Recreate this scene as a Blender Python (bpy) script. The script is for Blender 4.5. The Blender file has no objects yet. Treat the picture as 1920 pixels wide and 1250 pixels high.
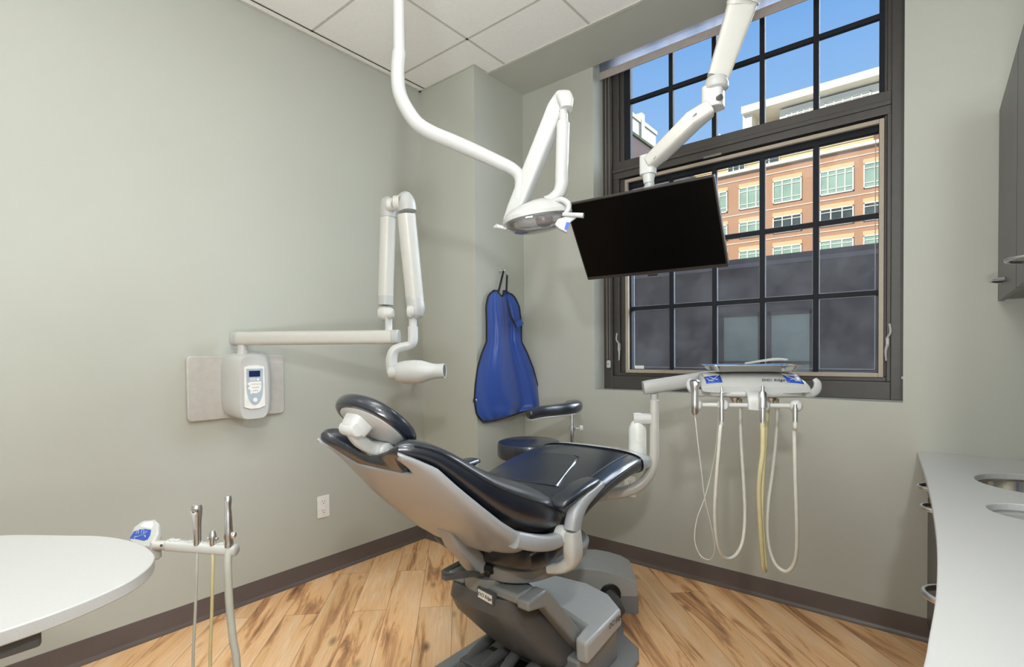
import bpy, bmesh, math, random
from mathutils import Vector, Matrix, noise
random.seed(7)
SC = bpy.context.scene
COL = SC.collection
PI = math.pi

# ------------------------------------------------------------------ camera
CH = 1.286                                   # camera height above the floor
FPX, PPX, PPY = 967.08, 960.0, 680.03        # focal length and principal point, 1920x1250 frame
_y, _p, _r = map(math.radians, (39.195, -1.057, -0.514))
CF = Vector((-math.sin(_y)*math.cos(_p), math.cos(_y)*math.cos(_p), math.sin(_p)))
_R = Vector((math.cos(_y), math.sin(_y), 0)); _U = _R.cross(CF)
CR = _R*math.cos(_r) + _U*math.sin(_r); CU = -_R*math.sin(_r) + _U*math.cos(_r)
CO = Vector((0, 0, CH))
cd = bpy.data.cameras.new('camera'); cam = bpy.data.objects.new('camera', cd); COL.objects.link(cam)
cd.sensor_width = 36; cd.lens = FPX/1920*36; cd.shift_y = (PPY-625)/1920; cd.clip_start = .02; cd.clip_end = 500
m = Matrix((CR, CU, -CF)).transposed().to_4x4(); m.translation = CO
cam.matrix_world = m
SC.camera = cam

def at(u, v, **k):
    """world point on the sight line of a photo pixel, at a known plane x/y/z or depth d"""
    d = CF + CR*((u-PPX)/FPX) + CU*((PPY-v)/FPX)
    if 'x' in k: t = k['x']/d.x
    elif 'y' in k: t = k['y']/d.y
    elif 'z' in k: t = (k['z']-CH)/d.z
    else: t = k['d']
    return CO + d*t

# ------------------------------------------------------------------ view, sky, sun, room lights
SC.view_settings.view_transform = 'Standard'; SC.view_settings.look = 'None'
SC.view_settings.exposure = 0.0; SC.view_settings.gamma = 1.0; SC.view_settings.use_curve_mapping = False

W = bpy.data.worlds.new('sky'); SC.world = W; W.use_nodes = True
nt = W.node_tree; nt.nodes.clear()
wo = nt.nodes.new('ShaderNodeOutputWorld'); bg = nt.nodes.new('ShaderNodeBackground')
tc = nt.nodes.new('ShaderNodeTexCoord'); sx = nt.nodes.new('ShaderNodeSeparateXYZ'); cr = nt.nodes.new('ShaderNodeValToRGB')
nt.links.new(tc.outputs['Generated'], sx.inputs[0]); nt.links.new(sx.outputs['Z'], cr.inputs[0])
e = cr.color_ramp.elements
e[0].position = 0.0; e[0].color = (.55, .72, .92, 1)
e[1].position = 1.0; e[1].color = (.06, .17, .48, 1)
for pz, c in ((.25, (.38, .62, .93, 1)), (.5, (.20, .44, .86, 1))):
    q = e.new(pz); q.color = c
nt.links.new(cr.outputs[0], bg.inputs[0]); bg.inputs[1].default_value = 1.0
nt.links.new(bg.outputs[0], wo.inputs[0])

sd = bpy.data.lights.new('sun', 'SUN'); sd.energy = 5.8; sd.angle = math.radians(.5); sd.color = (1, .88, .68)
so = bpy.data.objects.new('sun', sd); COL.objects.link(so)
so.rotation_euler = Vector((.35, .80, -.55)).to_track_quat('-Z', 'Y').to_euler(); so.location = (-3, -8, 12)

def area(name, loc, target, sxz, syz, power, col=(1, 1, 1), spread=None):
    l = bpy.data.lights.new(name, 'AREA'); l.shape = 'RECTANGLE'; l.size = sxz; l.size_y = syz; l.energy = power; l.color = col
    if spread: l.spread = spread
    o = bpy.data.objects.new(name, l); COL.objects.link(o); o.location = loc
    o.rotation_euler = (Vector(target)-Vector(loc)).to_track_quat('-Z', 'Y').to_euler()
    return o
CEIL = 3.098
area('troffer_lamp', (-.80, .72, CEIL-.05), (-.80, .72, 0), .52, 1.1, 12, (1, .985, .96))
area('troffer_lamp', (-.3, -.55, CEIL-.05), (-.3, -.55, 0), .52, 1.1, 6, (1, .985, .96))
area('troffer_lamp', (-2.1, -.95, CEIL-.05), (-2.1, -.95, 0), .52, 1.1, 2.5, (1, .985, .96))
area('flash_lamp', (.34, -.30, 2.22), (-1.9, 2.4, 1.2), .13, .13, 22, (.96, .985, 1))
area('ceiling_fill', (-.05, -.25, 1.05), (-.30, .15, CEIL), .6, .6, 60, (.95, .98, 1))  # unseen upward fill lamp, added to brighten the ceiling
kd = bpy.data.lights.new('sky_fill_side', 'SUN'); kd.energy = 4.0; kd.angle = math.radians(50); kd.color = (.80, .90, 1)  # extra wide sun lamp, added to brighten the left window reveal
ko = bpy.data.objects.new('sky_fill_side', kd); COL.objects.link(ko); ko.location = (9, 9, 9)
ko.rotation_euler = Vector((-1.5, -1, -.8)).to_track_quat('-Z', 'Y').to_euler()
# soft sun lamp added to boost the sky's daylight through the window
kd = bpy.data.lights.new('sky_fill', 'SUN'); kd.energy = 7; kd.angle = math.radians(38); kd.color = (.80, .90, 1)
ko = bpy.data.objects.new('sky_fill', kd); COL.objects.link(ko); ko.location = (0, 9, 9)
ko.rotation_euler = Vector((-.38, -1, -.66)).to_track_quat('-Z', 'Y').to_euler()

# ------------------------------------------------------------------ materials
MATS = {}
def pm(name, col, rough=.5, metal=0, coat=0, var=.04, scale=30, bump=0, bscale=200, spec=.5, trans=0, emis=None, alpha=1, sheen=0):
    if name in MATS: return MATS[name]
    m = bpy.data.materials.new(name); m.use_nodes = True; t = m.node_tree; b = t.nodes['Principled BSDF']
    b.inputs['Roughness'].default_value = rough; b.inputs['Metallic'].default_value = metal
    b.inputs['Coat Weight'].default_value = coat; b.inputs['Coat Roughness'].default_value = .15
    b.inputs['Specular IOR Level'].default_value = spec
    b.inputs['Transmission Weight'].default_value = trans; b.inputs['Alpha'].default_value = alpha
    b.inputs['Sheen Weight'].default_value = sheen
    if emis: b.inputs['Emission Color'].default_value = (*emis[0], 1); b.inputs['Emission Strength'].default_value = emis[1]
    tc = t.nodes.new('ShaderNodeTexCoord'); n = t.nodes.new('ShaderNodeTexNoise'); n.inputs['Scale'].default_value = scale
    n.inputs['Detail'].default_value = 3
    t.links.new(tc.outputs['Object'], n.inputs['Vector'])
    r = t.nodes.new('ShaderNodeValToRGB'); c = col
    r.color_ramp.elements[0].position = .35; r.color_ramp.elements[1].position = .65
    r.color_ramp.elements[0].color = (*[x*(1-var) for x in c], 1); r.color_ramp.elements[1].color = (*[min(1, x*(1+var)) for x in c], 1)
    t.links.new(n.outputs['Fac'], r.inputs[0]); t.links.new(r.outputs[0], b.inputs['Base Color'])
    if bump:
        n2 = t.nodes.new('ShaderNodeTexNoise'); n2.inputs['Scale'].default_value = bscale; t.links.new(tc.outputs['Object'], n2.inputs['Vector'])
        bp = t.nodes.new('ShaderNodeBump'); bp.inputs['Strength'].default_value = bump; bp.inputs['Distance'].default_value = .002
        t.links.new(n2.outputs['Fac'], bp.inputs['Height']); t.links.new(bp.outputs[0], b.inputs['Normal'])
    MATS[name] = m; return m
def s2l(r, g, b):
    f = lambda c: (c/255/12.92 if c/255 <= .04045 else ((c/255+.055)/1.055)**2.4)
    return (f(r), f(g), f(b))

WALL = pm('wall_paint', s2l(186, 188, 179), .62, var=.012, scale=2, bump=.12, bscale=350, spec=.35)
WHITE = pm('white_plastic', s2l(196, 197, 195), .32, var=.01)
OFFW = pm('warm_white_enamel', s2l(196, 195, 189), .3, var=.01)
LGREY = pm('light_grey_plastic', s2l(178, 179, 177), .38, var=.015)
SHELL = pm('warm_grey_shell', s2l(162, 164, 168), .34, coat=.25, var=.012)
GREY = pm('mid_grey_plastic', s2l(134, 136, 136), .36, var=.02)
DGREY = pm('dark_grey_plastic', s2l(88, 89, 90), .38, var=.03)
BLACKP = pm('black_plastic', (.012, .012, .013), .4, var=.05)
LEATHER = pm('navy_black_vinyl', (.013, .017, .027), .30, coat=.5, var=.15, scale=8, bump=.25, bscale=260, spec=.6)
PIPING = pm('stitching', (.008, .01, .014), .5)
CHROME = pm('brushed_steel', (.74, .74, .75), .30, metal=1, var=.05)
STEEL = pm('polished_steel', (.75, .72, .68), .12, metal=1, var=.03)
BRONZE = pm('bronze_window_frame', s2l(70, 66, 63), .42, var=.05)
BRONZED = pm('dark_muntin_bar', s2l(34, 37, 43), .7, var=.05, spec=.25)
BEIGE = pm('beige_screen_frame', s2l(172, 160, 143), .5, var=.03)
BASEM = pm('brown_vinyl_base', s2l(100, 89, 85), .33, var=.04, scale=6)
BLUE = pm('blue_label', s2l(28, 74, 176), .3, var=.05)
PALEBLUE = pm('pale_grey_blue_label', s2l(176, 188, 200), .35)
NAVYLCD = pm('navy_display', s2l(26, 40, 84), .15)
INK = pm('dark_ink', (.03, .03, .04), .5)
SOLID = pm('speckled_solid_surface', s2l(202, 203, 203), .3, var=.03, scale=420, coat=.15)
SCREENB = pm('black_display_glass', (.0008, .0008, .0009), .35, var=.02, spec=.12)
BEZEL = pm('dark_bezel', (.028, .024, .022), .4)
TUBEW = pm('white_tubing', s2l(208, 206, 196), .4)
TUBEY = pm('yellowed_tubing', s2l(205, 196, 152), .4)
TUBEG = pm('grey_tubing', s2l(186, 188, 180), .4)
OUTLET = pm('outlet_white', s2l(238, 238, 234), .35)


def mat_floor():
    m = bpy.data.materials.new('maple_plank_floor'); m.use_nodes = True; t = m.node_tree; N = t.nodes; Lk = t.links; b = N['Principled BSDF']
    tc = N.new('ShaderNodeTexCoord'); mp = N.new('ShaderNodeMapping'); mp.inputs['Rotation'].default_value = (0, 0, math.radians(45))
    mp.inputs['Location'].default_value = (.13, .05, 0)
    Lk.new(tc.outputs['Object'], mp.inputs[0])           # x' runs across, y' along? brick rows run along x'
    br = N.new('ShaderNodeTexBrick'); br.offset = .37; br.inputs['Scale'].default_value = 1; br.inputs['Brick Width'].default_value = 1.25
    br.inputs['Row Height'].default_value = .165; br.inputs['Mortar Size'].default_value = .0012; br.inputs['Mortar Smooth'].default_value = .1
    br.inputs['Color1'].default_value = (0, 0, 0, 1); br.inputs['Color2'].default_value = (1, 1, 1, 1); br.inputs['Mortar'].default_value = (.5, .5, .5, 1)
    m2 = N.new('ShaderNodeMapping'); m2.inputs['Rotation'].default_value = (0, 0, math.radians(-45)) 
    # rotate coordinates so planks run away from the door towards the window at 45 degrees
    mp.inputs['Rotation'].default_value = (0, 0, math.radians(45))
    Lk.new(mp.outputs[0], br.inputs['Vector'])
    # per plank random offset
    sep = N.new('ShaderNodeSeparateXYZ'); Lk.new(mp.outputs[0], sep.inputs[0])
    dv = N.new('ShaderNodeMath'); dv.operation = 'DIVIDE'; dv.inputs[1].default_value = .165; Lk.new(sep.outputs['Y'], dv.inputs[0])
    fl = N.new('ShaderNodeMath'); fl.operation = 'FLOOR'; Lk.new(dv.outputs[0], fl.inputs[0])
    wn = N.new('ShaderNodeTexWhiteNoise'); wn.noise_dimensions = '1D'; Lk.new(fl.outputs[0], wn.inputs['W'])
    cb = N.new('ShaderNodeCombineXYZ')
    ad = N.new('ShaderNodeMath'); ad.operation = 'MULTIPLY_ADD'; Lk.new(wn.outputs['Value'], ad.inputs[0]); ad.inputs[1].default_value = 20; Lk.new(sep.outputs['X'], ad.inputs[2])
    bx = N.new('ShaderNodeMath'); bx.operation = 'MULTIPLY_ADD'; Lk.new(br.outputs['Color'], bx.inputs[0]); bx.inputs[1].default_value = 7; Lk.new(ad.outputs[0], bx.inputs[2])
    Lk.new(bx.outputs[0], cb.inputs[0]); Lk.new(sep.outputs['Y'], cb.inputs[1])
    st = N.new('ShaderNodeMapping'); st.inputs['Scale'].default_value = (1.3, 9, 1); Lk.new(cb.outputs[0], st.inputs[0])
    n1 = N.new('ShaderNodeTexNoise'); n1.inputs['Scale'].default_value = 1.15; n1.inputs['Detail'].default_value = 6; n1.inputs['Roughness'].default_value = .6; n1.inputs['Distortion'].default_value = .8
    Lk.new(st.outputs[0], n1.inputs['Vector'])
    rp = N.new('ShaderNodeValToRGB'); E = rp.color_ramp.elements
    E[0].position = .30; E[0].color = (*s2l(122, 84, 60), 1); E[1].position = .66; E[1].color = (*s2l(246, 208, 166), 1)
    q = E.new(.42); q.color = (*s2l(206, 154, 108), 1); q = E.new(.47); q.color = (*s2l(238, 188, 134), 1)
    Lk.new(n1.outputs['Fac'], rp.inputs[0])
    # plank tone
    hs = N.new('ShaderNodeHueSaturation'); mr = N.new('ShaderNodeMapRange'); mr.inputs[3].default_value = .92; mr.inputs[4].default_value = 1.12
    Lk.new(br.outputs['Color'], mr.inputs[0]); Lk.new(mr.outputs[0], hs.inputs['Value']); Lk.new(rp.outputs[0], hs.inputs['Color'])
    # knots
    st2 = N.new('ShaderNodeMapping'); st2.inputs['Scale'].default_value = (2.2, 5.0, 1); Lk.new(cb.outputs[0], st2.inputs[0])
    vo = N.new('ShaderNodeTexVoronoi'); vo.inputs['Scale'].default_value = 1.35; vo.inputs['Randomness'].default_value = 1; Lk.new(st2.outputs[0], vo.inputs['Vector'])
    kr = N.new('ShaderNodeValToRGB'); kr.color_ramp.elements[0].position = .03; kr.color_ramp.elements[0].color = (.9, .9, .9, 1); kr.color_ramp.elements[1].position = .16; kr.color_ramp.elements[1].color = (0, 0, 0, 1)
    Lk.new(vo.outputs['Distance'], kr.inputs[0])
    mk = N.new('ShaderNodeMix'); mk.data_type = 'RGBA'; Lk.new(kr.outputs[0], mk.inputs['Factor']); Lk.new(hs.outputs[0], mk.inputs['A']); mk.inputs['B'].default_value = (*s2l(104, 68, 44), 1)
    # fine grain
    st3 = N.new('ShaderNodeMapping'); st3.inputs['Scale'].default_value = (6, 150, 1); Lk.new(cb.outputs[0], st3.inputs[0])
    n3 = N.new('ShaderNodeTexNoise'); n3.inputs['Scale'].default_value = 1; n3.inputs['Detail'].default_value = 2; Lk.new(st3.outputs[0], n3.inputs['Vector'])
    r3 = N.new('ShaderNodeMapRange'); r3.inputs[1].default_value = .3; r3.inputs[2].default_value = .7; r3.inputs[3].default_value = .9; r3.inputs[4].default_value = 1.05
    Lk.new(n3.outputs['Fac'], r3.inputs[0])
    ml = N.new('ShaderNodeVectorMath'); ml.operation = 'SCALE'; Lk.new(mk.outputs['Result'], ml.inputs[0]); Lk.new(r3.outputs[0], ml.inputs['Scale'])
    sm = N.new('ShaderNodeMix'); sm.data_type = 'RGBA'; Lk.new(br.outputs['Fac'], sm.inputs['Factor']); Lk.new(ml.outputs[0], sm.inputs['A']); sm.inputs['B'].default_value = (*s2l(150, 110, 78), 1)
    Lk.new(sm.outputs['Result'], b.inputs['Base Color']); b.inputs['Roughness'].default_value = .36
    bp = N.new('ShaderNodeBump'); bp.inputs['Strength'].default_value = .15; bp.inputs['Distance'].default_value = .001; Lk.new(n3.outputs['Fac'], bp.inputs['Height']); Lk.new(bp.outputs[0], b.inputs['Normal'])
    return m

def mat_cabinet():
    m = bpy.data.materials.new('grey_woodgrain_laminate'); m.use_nodes = True; t = m.node_tree; N = t.nodes; b = N['Principled BSDF']
    tc = N.new('ShaderNodeTexCoord'); mp = N.new('ShaderNodeMapping'); mp.inputs['Scale'].default_value = (60, 60, 2); n = N.new('ShaderNodeTexNoise'); n.inputs['Scale'].default_value = 1.5
    t.links.new(tc.outputs['Object'], mp.inputs[0]); t.links.new(mp.outputs[0], n.inputs['Vector'])
    r = N.new('ShaderNodeValToRGB'); r.color_ramp.elements[0].position = .3; r.color_ramp.elements[0].color = (*s2l(58, 53, 55), 1); r.color_ramp.elements[1].position = .7; r.color_ramp.elements[1].color = (*s2l(80, 74, 76), 1)
    t.links.new(n.outputs['Fac'], r.inputs[0]); t.links.new(r.outputs[0], b.inputs['Base Color']); b.inputs['Roughness'].default_value = .3; b.inputs['Specular IOR Level'].default_value = .22
    return m

def mat_tiles():
    m = bpy.data.materials.new('acoustic_ceiling_tile'); m.use_nodes = True; t = m.node_tree; N = t.nodes; b = N['Principled BSDF']
    tc = N.new('ShaderNodeTexCoord'); n = N.new('ShaderNodeTexNoise'); n.inputs['Scale'].default_value = 240; n.inputs['Detail'].default_value = 4
    t.links.new(tc.outputs['Object'], n.inputs['Vector'])
    r = N.new('ShaderNodeValToRGB'); r.color_ramp.elements[0].position = .3; r.color_ramp.elements[0].color = (*s2l(236, 236, 232), 1); r.color_ramp.elements[1].position = .6; r.color_ramp.elements[1].color = (*s2l(247, 246, 243), 1)
    t.links.new(n.outputs['Fac'], r.inputs[0]); t.links.new(r.outputs[0], b.inputs['Base Color']); b.inputs['Roughness'].default_value = .85
    bp = N.new('ShaderNodeBump'); bp.inputs['Strength'].default_value = .2; bp.inputs['Distance'].default_value = .001; t.links.new(n.outputs['Fac'], bp.inputs['Height']); t.links.new(bp.outputs[0], b.inputs['Normal'])
    return m

def mat_brick(name, c1, c2, mortar, sc, rough=.8):
    m = bpy.data.materials.new(name); m.use_nodes = True; t = m.node_tree; N = t.nodes; b = N['Principled BSDF']
    tc = N.new('ShaderNodeTexCoord'); sp = N.new('ShaderNodeSeparateXYZ'); cb = N.new('ShaderNodeCombineXYZ'); a = N.new('ShaderNodeMath'); a.operation = 'ADD'
    t.links.new(tc.outputs['Object'], sp.inputs[0]); t.links.new(sp.outputs['X'], a.inputs[0]); t.links.new(sp.outputs['Y'], a.inputs[1])
    t.links.new(a.outputs[0], cb.inputs[0]); t.links.new(sp.outputs['Z'], cb.inputs[1])
    br = N.new('ShaderNodeTexBrick'); br.inputs['Scale'].default_value = sc; br.inputs['Mortar Size'].default_value = .014
    br.inputs['Color1'].default_value = (*c1, 1); br.inputs['Color2'].default_value = (*c2, 1); br.inputs['Mortar'].default_value = (*mortar, 1)
    t.links.new(cb.outputs[0], br.inputs['Vector'])
    t.links.new(br.outputs['Color'], b.inputs['Base Color']); b.inputs['Roughness'].default_value = rough
    return m

def mat_glass(name, dust=.03, dustcol=(.6, .65, .72), refl=1.0, smudge=False):
    """thin pane: clear, a fresnel reflection, and a film of dust"""
    m = bpy.data.materials.new(name); m.use_nodes = True; t = m.node_tree; N = t.nodes; N.clear()
    o = N.new('ShaderNodeOutputMaterial'); tr = N.new('ShaderNodeBsdfTransparent'); gl = N.new('ShaderNodeBsdfGlossy'); gl.inputs['Roughness'].default_value = .02
    fr = N.new('ShaderNodeFresnel'); fr.inputs['IOR'].default_value = 1.45
    k = N.new('ShaderNodeMath'); k.operation = 'MULTIPLY'; k.inputs[1].default_value = refl; t.links.new(fr.outputs[0], k.inputs[0])
    mx = N.new('ShaderNodeMixShader'); t.links.new(k.outputs[0], mx.inputs[0]); t.links.new(tr.outputs[0], mx.inputs[1]); t.links.new(gl.outputs[0], mx.inputs[2])
    df = N.new('ShaderNodeBsdfDiffuse'); df.inputs['Color'].default_value = (*dustcol, 1)
    tc = N.new('ShaderNodeTexCoord'); n = N.new('ShaderNodeTexNoise'); n.inputs['Scale'].default_value = 5; n.inputs['Detail'].default_value = 7; n.inputs['Roughness'].default_value = .7
    t.links.new(tc.outputs['Object'], n.inputs['Vector'])
    r = N.new('ShaderNodeMapRange'); r.inputs[1].default_value = .35; r.inputs[2].default_value = .8; r.inputs[3].default_value = dust*.5; r.inputs[4].default_value = dust*2.2
    t.links.new(n.outputs['Fac'], r.inputs[0])
    m2 = N.new('ShaderNodeMixShader'); t.links.new(r.outputs[0], m2.inputs[0]); t.links.new(mx.outputs[0], m2.inputs[1]); t.links.new(df.outputs[0], m2.inputs[2])
    t.links.new(m2.outputs[0], o.inputs[0]); return m

def mat_veil(name, col, opacity, rough=1, translucent=False):
    m = bpy.data.materials.new(name); m.use_nodes = True; t = m.node_tree; N = t.nodes; N.clear()
    o = N.new('ShaderNodeOutputMaterial'); tr = N.new('ShaderNodeBsdfTransparent'); df = N.new('ShaderNodeBsdfTranslucent' if translucent else 'ShaderNodeBsdfDiffuse'); df.inputs['Color'].default_value = (*col, 1)
    tc = N.new('ShaderNodeTexCoord'); n = N.new('ShaderNodeTexNoise'); n.inputs['Scale'].default_value = 60; t.links.new(tc.outputs['Object'], n.inputs['Vector'])
    r = N.new('ShaderNodeMapRange'); r.inputs[3].default_value = opacity*.9; r.inputs[4].default_value = opacity*1.1; t.links.new(n.outputs['Fac'], r.inputs[0])
    mx = N.new('ShaderNodeMixShader'); t.links.new(r.outputs[0], mx.inputs[0]); t.links.new(tr.outputs[0], mx.inputs[1]); t.links.new(df.outputs[0], mx.inputs[2])
    t.links.new(mx.outputs[0], o.inputs[0]); return m

def mat_apron():
    m = bpy.data.materials.new('royal_blue_nylon'); m.use_nodes = True; t = m.node_tree; N = t.nodes; b = N['Principled BSDF']
    tc = N.new('ShaderNodeTexCoord'); v = N.new('ShaderNodeTexChecker'); v.inputs['Scale'].default_value = 260
    v.inputs['Color1'].default_value = (*s2l(42, 84, 172), 1); v.inputs['Color2'].default_value = (*s2l(30, 64, 148), 1)
    t.links.new(tc.outputs['Object'], v.inputs['Vector']); t.links.new(v.outputs['Color'], b.inputs['Base Color'])
    b.inputs['Roughness'].default_value = .38; b.inputs['Sheen Weight'].default_value = .3
    bp = N.new('ShaderNodeBump'); bp.inputs['Strength'].default_value = .3; bp.inputs['Distance'].default_value = .001
    t.links.new(v.outputs['Fac'], bp.inputs['Height']); t.links.new(bp.outputs[0], b.inputs['Normal'])
    return m

# ------------------------------------------------------------------ object helpers
def tag(o, label=None, cat=None, group=None, kind=None):
    if label: o['label'] = label
    if cat: o['category'] = cat
    if group: o['group'] = group
    if kind: o['kind'] = kind
    return o
def thing(name, loc, label, cat, group=None):
    o = bpy.data.objects.new(name, None); COL.objects.link(o); o.location = loc; o.empty_display_size = .1
    bpy.context.view_layer.update()
    return tag(o, label, cat, group)
def wmat(o):
    return (wmat(o.parent) @ o.matrix_parent_inverse @ o.matrix_basis) if o.parent else o.matrix_basis.copy()
def adopt(o, parent):
    if parent is not None:
        o.parent = parent; o.matrix_parent_inverse = wmat(parent).inverted()

def catmull(pts, n=8):
    P = [Vector(p) for p in pts]
    if len(P) < 3: return P
    Q = [P[0]*2-P[1]] + P + [P[-1]*2-P[-2]]; out = []
    for i in range(1, len(Q)-2):
        a, b, c, d = Q[i-1:i+3]
        for k in range(n):
            t = k/n
            out.append(.5*((2*b)+(c-a)*t+(2*a-5*b+4*c-d)*t*t+(3*b-a-3*c+d)*t**3))
    out.append(P[-1]); return out

class MB:
    def __init__(s): s.v = []; s.f = []
    def add(s, vs, fs):
        k = len(s.v); s.v += [tuple(v) for v in vs]; s.f += [tuple(i+k for i in f) for f in fs]; return s
    def box(s, a, b, M=None):
        (x0, y0, z0), (x1, y1, z1) = a, b
        vs = [Vector(p) for p in ((x0,y0,z0),(x1,y0,z0),(x1,y1,z0),(x0,y1,z0),(x0,y0,z1),(x1,y0,z1),(x1,y1,z1),(x0,y1,z1))]
        if M: vs = [M @ v for v in vs]
        return s.add(vs, [(3,2,1,0),(4,5,6,7),(0,1,5,4),(1,2,6,5),(2,3,7,6),(3,0,4,7)])
    def hexa(s, p8):
        return s.add(p8, [(3,2,1,0),(4,5,6,7),(0,1,5,4),(1,2,6,5),(2,3,7,6),(3,0,4,7)])
    def rings(s, R, cap=True, closed=True):
        k = len(s.v); n = len(R[0])
        for r in R: s.v += [tuple(p) for p in r]
        for i in range(len(R)-1):
            for j in range(n if closed else n-1):
                j2 = (j+1) % n
                s.f.append((k+i*n+j, k+i*n+j2, k+(i+1)*n+j2, k+(i+1)*n+j))
        if cap:
            s.f.append(tuple(k+j for j in reversed(range(n)))); s.f.append(tuple(k+(len(R)-1)*n+j for j in range(n)))
        return s
    def tube(s, pts, r, seg=14, smooth=8, n=2.0, flat=1.0, up=None, cap=True):
        P = catmull(pts, smooth) if smooth > 1 else [Vector(p) for p in pts]
        m = len(P); rr = r if callable(r) else (lambda t: r) if not isinstance(r, (list, tuple)) else (lambda t: r[min(int(t*(len(r)-1)), len(r)-2)]*(1-(t*(len(r)-1)-min(int(t*(len(r)-1)), len(r)-2)))+r[min(int(t*(len(r)-1)), len(r)-2)+1]*(t*(len(r)-1)-min(int(t*(len(r)-1)), len(r)-2)))
        T0 = (P[1]-P[0]).normalized(); U = Vector(up) if up else (Vector((0,0,1)) if abs(T0.z) < .9 else Vector((1,0,0)))
        R = []
        for i, p in enumerate(P):
            T = (P[min(i+1, m-1)]-P[max(i-1, 0)]).normalized()
            if up: A = T.cross(Vector(up)).normalized()
            else: A = T.cross(U).normalized()
            B = A.cross(T).normalized(); U = B if not up else U
            q = rr(i/(m-1)); ring = []
            for k in range(seg):
                a = 2*PI*k/seg; c, d = math.cos(a), math.sin(a)
                c = math.copysign(abs(c)**(2/n), c); d = math.copysign(abs(d)**(2/n), d)
                ring.append(p + A*(q*c) + B*(q*flat*d))
            R.append(ring)
        return s.rings(R, cap)
    def lathe(s, c, axis, prof, seg=24, cap=True):
        c = Vector(c); ax = Vector(axis).normalized(); u = ax.orthogonal().normalized(); w = ax.cross(u)
        return s.rings([[c+ax*h+(u*math.cos(2*PI*k/seg)+w*math.sin(2*PI*k/seg))*max(r, 1e-4) for k in range(seg)] for r, h in prof], cap)
    def prism(s, outline, off):
        """outline: 3D points of one face; off: vector to the other face"""
        off = Vector(off); a = [Vector(p) for p in outline]; return s.rings([a, [p+off for p in a]])
    def supers(s, secs, seg=28):
        """secs: (centre, axisA, axisB, halfA, halfB, n) cross-sections lofted together"""
        R = []
        for c, A, B, a, b, n in secs:
            c, A, B = Vector(c), Vector(A), Vector(B); r = []
            for k in range(seg):
                t = 2*PI*k/seg; x, y = math.cos(t), math.sin(t)
                r.append(c + A*(a*math.copysign(abs(x)**(2/n), x)) + B*(b*math.copysign(abs(y)**(2/n), y)))
            R.append(r)
        return s.rings(R)
    def build(s, name, mat, parent=None, smooth=True, bevel=0, seg=2, sub=0, solid=0, angle=40):
        me = bpy.data.meshes.new(name); me.from_pydata(s.v, [], s.f)
        bm = bmesh.new(); bm.from_mesh(me); bmesh.ops.recalc_face_normals(bm, faces=bm.faces); bm.to_mesh(me); bm.free()
        me.materials.append(mat)
        o = bpy.data.objects.new(name, me); COL.objects.link(o)
        if smooth:
            for p in me.polygons: p.use_smooth = True
            me.set_sharp_from_angle(angle=math.radians(angle))
        if solid: q = o.modifiers.new('solid', 'SOLIDIFY'); q.thickness = solid; q.offset = 0
        if bevel:
            q = o.modifiers.new('bevel', 'BEVEL'); q.width = bevel; q.segments = seg; q.limit_method = 'ANGLE'; q.angle_limit = math.radians(35)
            q.harden_normals = False
        if sub: q = o.modifiers.new('sub', 'SUBSURF'); q.levels = sub; q.render_levels = sub
        adopt(o, parent); return o

def frame(o, ax, ay, az=None):
    ax = Vector(ax).normalized(); ay = Vector(ay); ay = (ay-ax*ay.dot(ax)).normalized(); az = ax.cross(ay)
    M = Matrix((ax, ay, az)).transposed().to_4x4(); M.translation = Vector(o); return M

def text(name, body, size, origin, right, up, mat, parent, ext=.0004, shear=0, align='CENTER'):
    cu = bpy.data.curves.new(name, 'FONT'); cu.body = body; cu.size = size; cu.extrude = ext; cu.align_x = align; cu.align_y = 'CENTER'; cu.shear = shear
    tmp = bpy.data.objects.new(name+'_tmp', cu); COL.objects.link(tmp); bpy.context.view_layer.update()
    me = bpy.data.meshes.new_from_object(tmp.evaluated_get(bpy.context.evaluated_depsgraph_get()))
    bpy.data.objects.remove(tmp)
    me.transform(frame(origin, right, up)); me.materials.clear(); me.materials.append(mat)
    o = bpy.data.objects.new(name, me); COL.objects.link(o); adopt(o, parent); return o

def rrect(cx, cy, w, h, r, n=6):
    out = []
    for sx, sy, a0 in ((1, 1, 0), (-1, 1, 90), (-1, -1, 180), (1, -1, 270)):
        for k in range(n+1):
            a = math.radians(a0+90*k/n); out.append((cx+sx*(w/2-r)+r*math.cos(a), cy+sy*(h/2-r)+r*math.sin(a)))
    return out

def struct(name, mb, mat, **k):
    return tag(mb.build(name, mat, smooth=False, **k), kind='structure')

# ================================================================== ROOM SHELL
XL, YC, XC, YS, YW = -2.758, 2.399, -2.245, 2.515, 2.896
XR, YB = .62, -1.6
WX0, WX1, WZ0, WZ1 = -1.679, -.102, 1.049, 3.345
FLOOR = mat_floor()
struct('floor', MB().box((XL-.2, YB-.2, -.1), (XR+.2, YW+.3, 0)), FLOOR)
struct('wall_left', MB().box((XL-.15, YB-.15, 0), (XL, YC, 3.35)), WALL)
mb = MB().box((XL-.15, YC, 0), (XC, YW+.3, 3.35)); struct('wall_column', mb, WALL)
mb = MB()
mb.box((XC, YW, 0), (WX0, YW+.3, 3.35)); mb.box((WX1, YW, 0), (XR+.15, YW+.3, 3.35)); mb.box((WX0, YW, 0), (WX1, YW+.3, WZ0))
mb.box((WX0, YW, WZ1), (WX1, YW+.3, 3.35))
struct('wall_back', mb, WALL)
struct('wall_right', MB().box((XR, YB-.15, 0), (XR+.15, YW, 3.35)), WALL)
struct('wall_front', MB().box((XL, YB-.15, 0), (XR, YB, 3.35)), WALL)
TILE = mat_tiles()
CX = -2.086
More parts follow.
